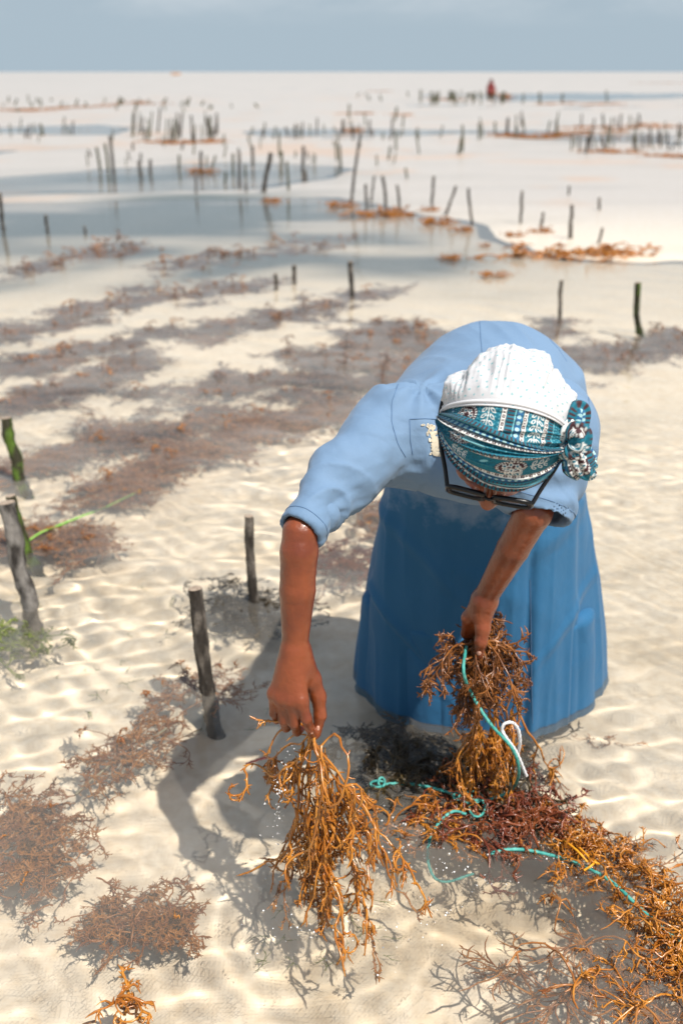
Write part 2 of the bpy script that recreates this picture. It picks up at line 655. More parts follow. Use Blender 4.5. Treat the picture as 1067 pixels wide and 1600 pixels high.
asf = n.new('ShaderNodeMath')
asf.operation = 'MULTIPLY'
l.new(asd.outputs[0], asf.inputs[0])
l.new(rsf.outputs[0], asf.inputs[1])
l.new(asf.outputs[0], msd.inputs[0])
l.new(g.outputs[0], msd.inputs[1])
l.new(sd.outputs[0], msd.inputs[2])
l.new(msd.outputs[0], out.inputs[0])
xs = axis(-9000, 9000, -1.15, 1.35, .0085, 1.045)
ys = axis(-9000, 9000, 1.0, 3.9, .0085, 1.016)
wat = sheet('sea_water', xs, ys, water_z, wm, False)
wat.cycles.is_caustics_caster = True
tag(wat, kind='structure')


# ------------------------------------------------------------------ signed distance modelling
class SDF:
    """list of blobs: smooth unions of tapered capsules and ellipsoids, then subtractions"""
    def __init__(s):
        s.add, s.sub = [], []

    def cone(s, a, b, ra, rb, k=.02, cut=None, sub=False):
        (s.sub if sub else s.add).append(('c', np.array(a, float), np.array(b, float), ra, rb, k, cut))

    def ell(s, c, r, k=.02, ax=None, sub=False):
        (s.sub if sub else s.add).append(('e', np.array(c, float), np.array(r, float), ax, None, k, None))

    def prof(s, rows, k=.02):
        """lofted vertical body: rows of (z, cx, cy, a, b)"""
        s.add.append(('p', np.array(rows, float), None, None, None, k, None))

    @staticmethod
    def d1(q, p):
        if q[0] == 'c':
            a, b = q[1], q[2]
            ab = b - a
            t = np.clip(((p - a) @ ab) / (ab @ ab), 0, 1)
            d = np.linalg.norm(p - a - t[..., None] * ab, axis=-1) - (q[3] + (q[4] - q[3]) * t)
            if q[6] is not None:
                d = np.maximum(d, (p - q[6][0]) @ q[6][1])
            return d
        if q[0] == 'e':
            x = p - q[1]
            if q[3] is not None: x = x @ np.array(q[3]).T
            k0 = np.linalg.norm(x / q[2], axis=-1)
            k1 = np.linalg.norm(x / (q[2] ** 2), axis=-1)
            return np.where(k1 < 1e-9, -q[2].min(), k0 * (k0 - 1) / np.maximum(k1, 1e-9))
        z = p[..., 2]
        rw = q[1]
        cx, cyy, a, b = (np.interp(z, rw[:, 0], rw[:, i]) for i in (1, 2, 3, 4))
        x, y = p[..., 0] - cx, p[..., 1] - cyy
        k0 = np.sqrt((x / a) ** 2 + (y / b) ** 2)
        k1 = np.sqrt((x / a ** 2) ** 2 + (y / b ** 2) ** 2)
        d = np.where(k1 < 1e-9, -np.minimum(a, b), k0 * (k0 - 1) / np.maximum(k1, 1e-9))
        d = np.maximum(d, rw[0, 0] - z)
        return np.maximum(d, z - rw[-1, 0])

    @staticmethod
    def smin(a, b, k):
        h = np.clip(.5 + .5 * (b - a) / k, 0, 1)
        return b * (1 - h) + a * h - k * h * (1 - h)

    def __call__(s, p, add=None, sub=None):
        d = None
        for q in (s.add if add is None else add):
            e = s.d1(q, p)
            d = e if d is None else s.smin(d, e, q[5])
        for q in (s.sub if sub is None else sub):
            d = np.maximum(d, -s.d1(q, p))
        return d

    def mesh(s, lo, hi, h, blk=12):
        lo, hi = np.array(lo, float), np.array(hi, float)
        nb = np.ceil((hi - lo) / (h * blk)).astype(int)
        ii = np.stack(np.meshgrid(*[np.arange(k) for k in nb], indexing='ij'), -1).reshape(-1, 3)
        ctr = lo + (ii + .5) * h * blk
        rad = blk * h * .5 * 1.7321
        D = np.stack([s.d1(q, ctr) for q in s.add], 0)
        tot = s(ctr)
        keep = np.abs(tot) < rad * 1.6 + .01
        loc = np.arange(blk + 1) * h
        L = np.stack(np.meshgrid(loc, loc, loc, indexing='ij'), -1)
        nn = nb * blk + 2
        KV, KP, EDG = [], [], []
        corners = [(a, b, c) for a in (0, 1) for b in (0, 1) for c in (0, 1)]
        edges = [(i, j) for i in range(8) for j in range(i + 1, 8) if sum(abs(np.array(corners[i]) - corners[j])) == 1]
        for bi in np.nonzero(keep)[0]:
            m = D[:, bi].min()
            near = [q for j, q in enumerate(s.add) if D[j, bi] < m + 2.6 * rad + q[5] + .03 or D[j, bi] < rad * 1.3 + q[5]]
            p0 = lo + ii[bi] * h * blk
            v = s(L + p0, near)
            if (v > 0).all() or (v < 0).all(): continue
            sg = v < 0
            cnt = np.zeros((blk,) * 3, int)
            pos = np.zeros((blk,) * 3 + (3,))
            cs = [v[a:a + blk, b:b + blk, c:c + blk] for a, b, c in corners]
            for i, j in edges:
                va, vb = cs[i], cs[j]
                x = (va < 0) != (vb < 0)
                t = np.where(x, va / np.where(x, va - vb, 1), 0)
                pt = np.array(corners[i]) + t[..., None] * (np.array(corners[j]) - np.array(corners[i]))
                pos += np.where(x[..., None], pt, 0)
                cnt += x
            a = np.nonzero(cnt)
            gi = np.stack(a, -1) + ii[bi] * blk
            KV.append((gi[:, 0] * nn[1] + gi[:, 1]) * nn[2] + gi[:, 2])
            KP.append(lo + h * (gi + pos[a] / cnt[a][:, None]))
            for ax in range(3):
                sl0 = sg[:blk, :blk, :blk]
                sh = [slice(0, blk)] * 3
                sh[ax] = slice(1, blk + 1)
                x = sl0 != sg[tuple(sh)]
                e = np.nonzero(x)
                ge = np.stack(e, -1) + ii[bi] * blk
                EDG.append(np.c_[ge, np.full(len(ge), ax), sl0[e]])
        KV = np.concatenate(KV)
        KP = np.concatenate(KP)
        o = np.argsort(KV)
        KV, KP = KV[o], KP[o]
        E_ = np.concatenate(EDG)
        F = []
        for ax in range(3):
            e = E_[E_[:, 3] == ax]
            u, w = (ax + 1) % 3, (ax + 2) % 3
            q = []
            for du, dw in ((0, 0), (-1, 0), (-1, -1), (0, -1)):
                c = e[:, :3].copy()
                c[:, u] += du
                c[:, w] += dw
                key = (c[:, 0] * nn[1] + c[:, 1]) * nn[2] + c[:, 2]
                pos = np.clip(np.searchsorted(KV, key), 0, len(KV) - 1)
                q.append(np.where(KV[pos] == key, pos, -1))
            q = np.stack(q, -1)
            ok = (q >= 0).all(1)
            inv = e[:, 4] == 0
            q[inv] = q[inv][:, ::-1]
            F.append(q[ok])
        F = np.concatenate(F)
        # a little relaxation
        for _ in range(2):
            acc = np.zeros_like(KP)
            c = np.zeros(len(KP))
            for a, b in ((0, 1), (1, 2), (2, 3), (3, 0)):
                np.add.at(acc, F[:, a], KP[F[:, b]])
                np.add.at(acc, F[:, b], KP[F[:, a]])
                np.add.at(c, F[:, a], 1)
                np.add.at(c, F[:, b], 1)
            ok = c > 0
            KP[ok] = .5 * KP[ok] + .5 * acc[ok] / c[ok][:, None]
        return KP, F


def vnormals(V, F):
    n_ = np.cross(V[F[:, 2]] - V[F[:, 0]], V[F[:, 3]] - V[F[:, 1]])
    o = np.zeros_like(V)
    for k in range(4): np.add.at(o, F[:, k], n_)
    return nrm(o)

# ------------------------------------------------------------------ the woman
person = empty('person', (.35, 2.25, -.22))
tag(person, 'woman in light blue dress and teal headscarf bending over seaweed in the shallows', 'person')

SH_R, SH_L = np.array([.095, 1.81, .865]), np.array([.418, 1.85, .865])   # shoulders (her right is on the left of the picture)
HEM_R = P(470, 832, 1.575)
HEM_L = P(842, 806, 1.72)
EL_R = P(462, 868, 1.56)
WR_R = P(461, 1012, 1.535)


def PR(px, py, Y):
    return P(px, py, Y - .09)


EL_L = P(833, 800, 1.72)
WR_L = P(757, 936, 1.78)

HC = P(786, 672, 1.45)          # centre of the head
vd = nrm(HC - np.array([0, 0, CAMH]))
upi = nrm(np.array([0, sp_, cp]) - vd * (np.array([0, sp_, cp]) @ vd))
rti = np.cross(vd, upi)
roll = math.radians(-12)
down = -(upi * math.cos(roll) - rti * math.sin(roll))
al = math.radians(17)
HU = nrm(-vd * math.cos(al) - down * math.sin(al))
HF = nrm(down * math.cos(al) - vd * math.sin(al))
HS = np.cross(HF, HU)
if HS[0] < 0: HS = -HS          # picture right
HM = np.array([HS, HF, HU])     # rows: side, forward, up


def H(s, f, u):
    return HC + s * HS + f * HF + u * HU


body = SDF()
# trunk and legs (under the dress)
body.ell((.345, 2.2, .79), (.15, .13, .14), .08)
body.ell((.29, 1.92, .845), (.13, .18, .085), .08)
body.cone((.345, 2.2, .8), (.29, 1.92, .85), .11, .1, .08)
body.cone(SH_R + [.03, 0, -.005], SH_L - [.03, 0, .005], .05, .05, .05)
for sx, fx in ((.25, .24), (.45, .47)):
    body.cone((sx, 2.24, .70), (fx, 2.20, .24), .095, .062, .05)
    body.cone((fx, 2.20, .24), (fx, 2.27, -.17), .055, .036, .02)
    body.cone((fx, 2.29, -.195), (fx + (.01 if fx > .3 else -.01), 2.12, -.205), .035, .024, .02)
# neck and head
body.cone((.275, 1.79, .885), H(0, -.045, -.06), .062, .054, .03)
body.ell(H(0, -.004, .022), (.073, .092, .088), .03, HM)
body.ell(H(0, .030, -.045), (.058, .056, .070), .03, HM)
body.cone(H(-.025, .055, -.085), H(.025, .055, -.085), .02, .02, .03)
body.ell(H(0, .074, -.098), (.018, .015, .015), .02, HM)
body.cone(H(0, .086, .002), H(0, .108, -.026), .008, .011, .010)
body.ell(H(0, .112, -.030), (.0115, .010, .009), .008, HM)
for q in (-1, 1):
    body.ell(H(q * .012, .102, -.034), (.0085, .009, .007), .006, HM)
    body.cone(H(q * .012, .089, .020), H(q * .048, .074, .014), .009, .007, .012)
    body.ell(H(q * .040, .066, -.030), (.018, .015, .016), .02, HM)
    body.ell(H(q * .076, -.008, -.012), (.008, .019, .030), .006, HM)
body.cone(H(-.017, .090, -.061), H(.017, .090, -.061), .0068, .0068, .006)
body.cone(H(-.014, .088, -.070), H(.014, .088, -.070), .0075, .0075, .006)
# arms
EA_R = EL_R + [.006, .004, .006]
MID_R = SH_R * .5 + HEM_R * .5 + np.array([-.004, 0, .008])
body.cone(SH_R, MID_R, .044, .036, .02)
body.cone(MID_R, HEM_R, .036, .030, .01)
body.cone(HEM_R, EA_R, .030, .032, .01)
body.cone(EA_R, WR_R * .4 + EA_R * .6, .0325, .0315, .008)
body.cone(WR_R * .4 + EA_R * .6, WR_R, .0318, .0228, .004)
body.cone(SH_L, EL_L, .046, .035, .02)
body.cone(EL_L, WR_L * .4 + EL_L * .6, .0345, .0315, .008)
body.cone(WR_L * .4 + EL_L * .6, WR_L, .0318, .0232, .004)


def chain(pts, rad, k0=.010, k=.004):
    for i in range(len(pts) - 1):
        body.cone(pts[i], pts[i + 1], rad[i], rad[i + 1], k0 if i == 0 else k)


# her right hand: back of the hand to the camera, pinching the plant between index finger and thumb
W0 = WR_R
KN = [PR(470, 1094, 1.583), PR(455, 1095, 1.586), PR(440, 1091, 1.594), PR(428, 1083, 1.606)]
for kk, ro in zip(KN, (.0135, .013, .0125, .0115)):
    body.cone(W0 + (kk - W0) * .05, kk, .0185, ro, .014)
body.ell((W0 + KN[1]) * .5 + [.004, .012, 0], (.028, .016, .034), .02)
chain([KN[0], PR(479, 1124, 1.573), PR(484, 1138, 1.583), PR(490, 1151, 1.600)], (.0118, .0100, .0088, .0070))
chain([KN[1], PR(460, 1130, 1.583), PR(464, 1143, 1.605), PR(470, 1139, 1.625)], (.0118, .0100, .0090, .0075))
chain([KN[2], PR(443, 1125, 1.594), PR(447, 1137, 1.617), PR(453, 1131, 1.637)], (.0112, .0094, .0085, .0070))
chain([KN[3], PR(428, 1114, 1.610), PR(432, 1125, 1.630), PR(438, 1119, 1.648)], (.0100, .0084, .0076, .0064))
chain([W0 + [.010, .006, -.012], PR(486, 1062, 1.628), PR(497, 1088, 1.622), PR(500, 1118, 1.612), PR(495, 1146, 1.606)],
      (.0175, .0180, .0140, .0112, .0080), .015, .008)
# her left hand: thumb pointing down over the bunch, fingers curled behind it
W1 = WR_L
KL = [P(731, 965, 1.790), P(737, 968, 1.803), P(746, 972, 1.815), P(757, 972, 1.822)]
for kk, ro in zip(KL, (.013, .013, .0125, .0115)):
    body.cone(W1 + (kk - W1) * .05, kk, .020, ro, .014)
chain([KL[0], P(727, 990, 1.812), P(733, 1003, 1.830), P(743, 1004, 1.838)], (.0118, .0098, .0088, .0074))
chain([KL[1], P(738, 1000, 1.835), P(746, 1012, 1.845), P(755, 1008, 1.842)], (.0118, .0100, .0090, .0076))
chain([KL[2], P(751, 1003, 1.848), P(758, 1014, 1.852), P(766, 1008, 1.845)], (.0112, .0094, .0086, .0070))
chain([KL[3], P(764, 998, 1.850), P(769, 1007, 1.852), P(774, 1002, 1.845)], (.0100, .0084, .0076, .0064))
chain([W1 + [0, -.006, -.008], P(753, 962, 1.772), P(754, 982, 1.760), P(751, 1003, 1.752), P(748, 1024, 1.757)],
      (.0200, .0190, .0150, .0122, .0092), .015, .008)
bv, bf = body.mesh((-.15, 1.3, -.24), (.62, 2.45, 1.18), .0027)
n_ = vnormals(bv, bf)
bv = bv + n_ * (.0004 * vnoise(bv * 160, 5))[:, None]
# tendons and veins on the back of the right hand and forearm
for kk in KN:
    a, b = W0 + (kk - W0) * .25, kk
    ab = b - a
    tt = np.clip(((bv - a) @ ab) / (ab @ ab), 0, 1)
    d = np.linalg.norm((bv - a - tt[:, None] * ab)[:, [0, 2]], axis=1)
    m_ = (bv[:, 0] < .08) * np.exp(-(d / .0035) ** 2) * np.sin(np.clip(tt, 0, 1) * math.pi) ** .5
    bv = bv + n_ * (.0028 * m_)[:, None]
    d2 = np.linalg.norm(bv - kk, axis=1)
    bv = bv + n_ * (.0022 * np.exp(-(d2 / .008) ** 2))[:, None]
o = mk('body', bv, bf, person, M['skin'])
reparent(o, person)


def nail(p, nrml, along, w, L):
    nrml, along = nrm(nrml), nrm(along)
    along = nrm(along - nrml * (along @ nrml))
    sd = np.cross(nrml, along)
    V, q = [], []
    nu, nv = 8, 8
    for i in range(nu):
        for j in range(nv):
            a, b = i / (nu - 1) * 2 - 1, j / (nv - 1) * 2 - 1
            rr = max(abs(a), abs(b))
            aa, bb = a * math.sqrt(1 - b * b / 2), b * math.sqrt(1 - a * a / 2)
            V.append(p + sd * w * aa + along * L * bb + nrml * (.0012 - .0030 * aa * aa - .0008 * bb * bb - (.0012 if rr > .99 else 0)))
    for i in range(nu - 1):
        for j in range(nv - 1): q.append((i * nv + j, (i + 1) * nv + j, (i + 1) * nv + j + 1, i * nv + j + 1))
    reparent(mk('fingernail', V, q, person, M['nail']), person)


bt = BVHTree.FromPolygons([tuple(x) for x in bv], [tuple(x) for x in bf.tolist()])


def surf(px, py, tree):
    d = Vector(ray(px, py)).normalized()
    return tree.ray_cast(Vector((0, 0, CAMH)), d)


for (px, py, w, L, al_) in ((748.5, 1021, .0055, .0065, (-.1, 0, -1)), (497, 1138, .0040, .0060, (-.15, 0, -1)), (487.5, 1146, .0036, .0042, (.3, .2, -1))):
    h = surf(px, py, bt)
    if h[0] is not None:
        nail(np.array(h[0]), np.array(h[1]) * (1 if h[1].dot(Vector(ray(px, py))) < 0 else -1), np.array(al_), w, L)

# eyes, mostly hidden behind the glasses
for q in (-1, 1):
    me = bpy.data.meshes.new('eyeball')
    import bmesh
    b_ = bmesh.new()
    bmesh.ops.create_uvsphere(b_, u_segments=16, v_segments=10, radius=.0115)
    b_.to_mesh(me)
    b_.free()
    o = link('eyeball', me, None, M['eye'])
    o.location = Vector(H(q * .031, .077, -.002))
    reparent(o, person)

# ---- dress
dr = SDF()
dr.prof([(-.055, .372, 2.325, .338, .275), (0, .369, 2.32, .334, .272), (.10, .366, 2.31, .324, .262), (.30, .358, 2.285, .296, .236), (.45, .350, 2.26, .268, .208),
         (.60, .341, 2.225, .235, .175), (.70, .340, 2.21, .215, .165), (.80, .342, 2.2, .19, .16), (.84, .342, 2.2, .16, .14)], .03)
dr.ell((.350, 2.19, .795), (.205, .20, .195), .09)
dr.ell((.278, 1.93, .855), (.193, .25, .122), .09)
dr.ell((.275, 1.82, .815), (.155, .13, .075), .06)
dr.cone(SH_R + [.02, .01, .0], SH_L + [-.02, .01, .0], .076, .080, .06)
ax_r = nrm(HEM_R - SH_R)
ax_l = nrm(HEM_L - SH_L)
mid_r = SH_R * .5 + HEM_R * .5 + np.array([-.006, 0, .012])
dr.cone(SH_R, mid_r, .080, .061, .045)
dr.cone(mid_r, HEM_R + ax_r * .03, .061, .038, .02, cut=(HEM_R, nrm(HEM_R - mid_r)))
dr.cone(SH_L + [.002, 0, -.01], HEM_L + ax_l * .04, .078, .056, .05, cut=(HEM_L, nrm(ax_l + np.array([-.1, 0, -.25]))))
# hollow sleeve ends and hem
dr.cone(mid_r * .3 + HEM_R * .7, HEM_R + ax_r * .05, .034, .0345, .01, sub=True)
dr.cone(SH_L * .3 + HEM_L * .7, HEM_L + ax_l * .05, .052, .055, .01, sub=True)
dr.sub.append(('p', np.array([(-.2, .372, 2.325, .332, .269), (.25, .36, 2.29, .290, .232)]), None, None, None, .01, None))
# neck opening
dr.cone((.275, 1.765, .89), H(0, -.05, -.03), .066, .075, .01, sub=True)
dv, df = dr.mesh((-.16, 1.5, -.06), (.76, 2.66, 1.05), .0048)
# cloth folds
n_ = vnormals(dv, df)


def axis_st(p, a, b):
    ab = b - a
    L = np.linalg.norm(ab)
    ab = ab / L
    s_ = (p - a) @ ab
    q = p - a - s_[:, None] * ab
    e1 = nrm(np.cross(ab, [0, 1, 0.2]))
    e2 = np.cross(ab, e1)
    return s_ / L, np.arctan2(q @ e2, q @ e1), np.linalg.norm(q, axis=1)


D = np.zeros(len(dv))
# long folds in the skirt
z = dv[:, 2]
th = np.arctan2(dv[:, 1] - 2.27, dv[:, 0] - .358)
sk = sst(.62, .30, z) if False else 1 - sst(.30, .72, z)
fo = np.sin(5 * th + 1.3 + 1.1 * np.sin(2 * th) + .8 * z) * .5 + np.sin(9 * th + 2 * z + .5) * .28
fo = fo + .30 * (1 - 2 * np.abs(np.sin(4.5 * th + 1.5 * vnoise(np.stack([th * 1.5, z * 2, 0 * z], -1), 14) + .6)))
D += .019 * fo * sk
D += .0022 * (1 - 3 * np.abs(vnoise(np.stack([th * 7 + .8 * z, z * 2.2, 0 * z], -1), 19))) * (1 - sst(.66, .78, z)) * (dv[:, 1] > 1.95)
# a seam pleat running down the front right, and a sagging drape at the lower left
front = (dv[:, 1] < 2.25)
xs_ = dv[:, 0] - (.433 + .03 * (.6 - z))
D += front * sk * (-.009 * np.exp(-(xs_ / .010) ** 2) + .008 * np.exp(-((xs_ - .024) / .018) ** 2))
for (x0, z0, sl_, w, am) in ((.10, .30, -1.15, .018, .010), (.14, .50, -.85, .022, .008), (.30, .42, -.35, .03, .005), (.50, .52, .5, .03, .006), (.56, .28, .9, .02, .006)):
    dx = dv[:, 0] - x0
    f_ = z - (z0 + sl_ * dx - .9 * dx ** 2)
    D += front * am * np.exp(-(f_ / w) ** 2) * np.exp(-(dx / .13) ** 2) * (1 - sst(.55, .72, z))
# creases across the right sleeve, strongest on the inside of the elbow
s1, ph1, r1 = axis_st(dv, SH_R, HEM_R)
m1 = ((s1 > -.1) & (s1 < 1.1) & (r1 < .11) & (dv[:, 0] < .18))
inner = .55 + .45 * np.cos(ph1 - 2.0)
cre = 1 - 2.2 * np.sqrt(np.abs(np.sin(s1 * 15 + 1.4 * np.sin(ph1 + .5) + 1.6 * vnoise(dv * 12, 3)))) * sst(.40, .72, s1) * (1 - sst(.80, .97, s1))
D += m1 * (.0034 * cre + .0020 * fbm(dv * [30, 30, 55], 27, 2)) * (.35 + inner)
D += m1 * .005 * np.sin(ph1 * 2 + s1 * 9 + .7) * sst(.0, .4, s1) * (1 - sst(.8, 1, s1))
s2, ph2, r2 = axis_st(dv, SH_L, HEM_L)
m2 = ((s2 > -.1) & (s2 < 1.1) & (r2 < .11) & (dv[:, 0] > .33) & (dv[:, 1] < 1.95))
D += m2 * .0042 * np.sin(s2 * 22 + 1.8 * np.sin(ph2 * 2) + 2 * vnoise(dv * 12, 4)) * sst(.1, .4, s2) * (1 - sst(.9, 1.0, s2))
# armhole and back creases
rid = 1 - np.abs(vnoise(np.stack([dv[:, 0] * 22 + dv[:, 1] * 6, dv[:, 1] * 7, dv[:, 2] * 7], -1), 8))
D += .0065 * (rid - .5) * sst(.60, .80, z) * (dv[:, 1] > 1.7)
for c_, ang in ((SH_R + np.array([.055, .0, .05]), .4), (SH_L + np.array([-.03, .0, .05]), -.4)):
    q = dv - c_
    rr = np.linalg.norm(q, axis=1)
    D += .0065 * np.sin(7 * np.arctan2(q[:, 1], q[:, 0]) + ang) * np.exp(-(rr / .085) ** 2) * sst(.01, .04, rr)
D += .0035 * fbm(dv * 6, 12, 2)
dv = dv + n_ * D[:, None]
dress = mk('dress', dv, df, None, M['dress'])
reparent(dress, person)
dress.parent = person
dt = BVHTree.FromPolygons([tuple(x) for x in dv], [tuple(x) for x in df.tolist()])


def on_dress(pts, off=.0006, n=40, tree=None):
    pts = np.array(pts, float)
    L = np.r_[0, np.cumsum(np.linalg.norm(np.diff(pts, axis=0), axis=1))]
    q = np.stack([np.interp(np.linspace(0, L[-1], n), L, pts[:, k]) for k in (0, 1)], 1)
    out = []
    for a, b in q:
        h = surf(a, b, tree or dt)
        if h[0] is not None:
            out.append(np.array(h[0]) - np.array(Vector(ray(a, b)).normalized()) * off)
    return np.array(out)


def seam(pts, r=.0009, name='seam', m=None):
    q = on_dress(pts, n=30)
    if len(q) < 4: return
    q = spline(q[::2], 60)
    V, F = tubes(q[None], np.full((1, len(q)), r), 5)
    reparent(mk(name, V, F, person, m or M['thread']), person)


seam([(622, 600), (612, 628), (612, 660), (622, 695), (636, 718)])
seam([(640, 655), (662, 654), (684, 655)])
seam([(640, 656), (641, 688), (645, 712)])
seam([(749, 500), (751, 530), (753, 552)])
seam([(858, 530), (872, 545), (886, 566)])
seam([(914, 590), (920, 625), (917, 655), (903, 700)])
seam([(828, 905), (829, 980), (830, 1060), (832, 1138)])
# stitched hems round both cuffs
for c_, a_, r_ in ((HEM_R, nrm(HEM_R - mid_r), .0385), (HEM_L, nrm(ax_l + np.array([-.1, 0, -.25])), .0575)):
    e1 = nrm(np.cross(a_, [0, 1, .3]))
    e2 = np.cross(a_, e1)
    cc = c_ - a_ * .018
    pts = []
    for t_ in np.linspace(0, 2 * math.pi, 60):
        dd = e1 * math.cos(t_) + e2 * math.sin(t_)
        h = dt.ray_cast(Vector(cc + dd * .12), Vector(-dd))
        if h[0] is not None: pts.append(np.array(h[0]) + dd * .0002)
    if len(pts) > 10:
        pts = np.array(pts)
        V, F = tubes(pts[None], np.full((1, len(pts)), .0009), 5)
        reparent(mk('seam', V, F, person, M['thread']), person)

# cream embroidered flower on the chest
V, F, off = [], [], 0
rr = np.random.default_rng(4)
cur = []
for k in range(100):
    a, b = rr.normal(0, 1) * 4.0 + 680, 688 + rr.uniform(-24, 24)
    a += (b - 686) * .22 - 2
    h = surf(a, b, dt)
    if h[0] is None: continue
    p0 = np.array(h[0])
    nn_ = np.array(h[1])
    if nn_ @ ray(a, b) > 0: nn_ = -nn_
    dd = nrm(rr.normal(size=3))
    dd = nrm(dd - nn_ * (dd @ nn_))
    ss_ = np.cross(nn_, dd)
    t_ = np.linspace(0, 2 * math.pi, 12)
    cur.append(p0 + nn_ * .0012 + np.outer(np.cos(t_) * .0034, dd) + np.outer(np.sin(t_) * .0013, ss_))
V, F = tubes(np.array(cur), np.full((len(cur), 12), .0008), 5)
reparent(mk('embroidered_flower', V, F, person, M['cream']), person)


# ---- headscarf: bands fanned out from the knot, printed cloth
def lerp3(a, b, t): return a + (b - a) * t[..., None]


TEAL, DTEAL, LBLUE, WHITE, BROWN, BLUE = (np.array(c) for c in ((.008, .125, .180), (.008, .055, .090), (.20, .47, .52), (.60, .60, .58), (.050, .018, .022), (.02, .11, .25)))


def put(c, m, col): return c * (1 - m[..., None]) + col * m[..., None]


def soft(x, w=.004): return np.clip(x / w + .5, 0, 1)


def strip(c, u, v, v0, v1, kind):
    """a printed strip running along u between v0 and v1 (metres, cloth coordinates)"""
    t_ = (v - v0) / (v1 - v0)
    ins = ((t_ > 0) & (t_ < 1)).astype(float)
    w = v1 - v0
    if kind == 'dots':
        c = put(c, ins, BLUE)
        pu = (u / .0095) % 1 - .5
        d = np.hypot(pu * .0095, (t_ - .5) * w)
        c = put(c, ins * (d < .0029), WHITE * np.array([.6, .95, 1.0]))
        c = put(c, ins * (np.abs(t_ - .5) > .44), BROWN)
    elif kind == 'chain':
        c = put(c, ins, WHITE)
        pu = (u / .0125) % 1
        sq = (np.abs(t_ - .5) < .27) & (np.abs(pu - .32) < .22)
        c = put(c, ins * sq, BROWN)
        c = put(c, ins * ((np.abs(t_ - .5) < .09) & (np.abs(pu - .32) < .07)), WHITE)
        c = put(c, ins * (np.hypot((pu - .82) * .0125, (t_ - .5) * w) < .0012), BROWN)
        c = put(c, ins * (np.abs(t_ - .5) > .42), BROWN)
    elif kind == 'comb':
        c = put(c, ins, TEAL)
        pu = (u / .0058) % 1
        c = put(c, ins * (pu < .45) * (np.abs(t_ - .45) < .38), BROWN)
        c = put(c, ins * (t_ > .88), LBLUE)
    return c


def leafs(c, u, v, u0, u1, v0, tilt=.9):
    ins = (u > u0) & (u < u1)
    c = put(c, (ins & (np.abs(v - v0) < .0010)).astype(float), WHITE)
    pu = ((u - u0) / .0105)
    k = np.floor(pu)
    fu = (pu - k - .5) * .0105
    for sgn in (-1, 1):
        a, b = fu - .0012, sgn * (v - v0) - .0062
        x, y = a * math.cos(tilt) - b * math.sin(tilt), a * math.sin(tilt) + b * math.cos(tilt)
        d = np.hypot(x / .0026, y / .0058)
        c = put(c, (ins & (d < 1)).astype(float), WHITE)
        c = put(c, (ins & (d < .5)).astype(float), TEAL)
    return c


def paisley(c, u, v, u0, v0, a=.021, b=.014, rot=0.):
    x, y = u - u0, v - v0
    x, y = x * math.cos(rot) + y * math.sin(rot), -x * math.sin(rot) + y * math.cos(rot)
    d = np.hypot(x / a, (y + .12 * x) / b)
    ang = np.arctan2(y / b, x / a)
    c = put(c, (d < 1.12).astype(float), BROWN)
    c = put(c, ((np.abs(d - .97) < .10) & (np.cos(ang * 26) > -.1)).astype(float), WHITE)
    for i in range(6):
        th_ = i * math.pi / 3 + .4
        cx, cyy = (.50 * a * math.cos(th_), .50 * b * math.sin(th_)) if i else (0, 0)
        if i == 0: cx, cyy = .52 * a, .0
        e = np.hypot(x - cx, y - cyy)
        aa = np.arctan2(y - cyy, x - cx)
        pet = e < .0046 * (.82 + .22 * np.cos(5 * aa))
        c = put(c, pet.astype(float), WHITE)
        c = put(c, (e < .0019).astype(float), TEAL)
    return c


def ground(u, v, seed=0):
    s_ = vnoise(np.stack([u * 900, v * 900, 0 * u + seed], -1), 77)
    c = np.ones(u.shape + (3,)) * TEAL
    c = c * (.82 + .35 * (s_[..., None] > -.1))
    gu, gv = u / .0062, v / .0062 + .5 * (np.floor(u / .0062) % 2)
    d_ = np.hypot(gu % 1 - .5, gv % 1 - .5)
    c = put(c, (d_ < .17).astype(float) * .7, DTEAL if seed == 3 else LBLUE)
    return c


def print_upper(u, v):
    """u across the head, v from cap edge to brow (metres)"""
    c = ground(u, v)
    c = paisley(c, v, u, .021, -.060, .019, .016)
    c = leafs(c, v, u, .003, .05, -.026)
    c = strip(c, v, u, -.0075, .000, 'chain')
    c = strip(c, v, u, .001, .013, 'comb')
    c = strip(c, v, u, .014, .023, 'dots')
    c = strip(c, v, u, .024, .031, 'chain')
    c = leafs(c, v, u, .0, .05, .046)
    c = strip(c, v, u, .058, .066, 'chain')
    c = strip(c, v, u, .067, .078, 'comb')
    c = strip(c, v, u, -.096, -.087, 'dots')
    return c


def print_lower(u, v):
    c = ground(u, v, 3)
    c = strip(c, u, v, .000, .0085, 'dots')
    c = strip(c, u, v, .0095, .0155, 'chain')
    c = leafs(c, u, v, -.075, -.045, .030)
    c = paisley(c, u, v, .022, .030, .021, .0125)
    c = leafs(c, u, v, .050, .08, .028)
    c = put(c, (np.hypot(u + .018, (v - .026 + .5 * (u + .018)) * 2.2) < .006).astype(float), LBLUE)
    c = leafs(c, u, v, .012, .04, .040)
    c = strip(c, u, v, .047, .055, 'chain')
    c = strip(c, u, v, .056, .064, 'dots')
    c = strip(c, u, v, .065, .076, 'comb')
    c = strip(c, u, v, .077, .083, 'chain')
    c = strip(c, u, v, .084, .096, 'comb')
    return c


def print_twist(u, v):
    c = ground(u, v, 5)
    c = strip(c, u, v, .002, .012, 'comb')
    c = strip(c, u, v, .016, .024, 'dots')
    c = strip(c, u, v, .026, .033, 'chain')
    c = paisley(c, u, v, -.06, .045, .018, .010)
    c = strip(c, u, v, .055, .066, 'comb')
    c = put(c, ((np.abs(v - .045 - .2 * (u + .03)) < .004) & (np.abs(u + .035) < .016)).astype(float), LBLUE)
    return c


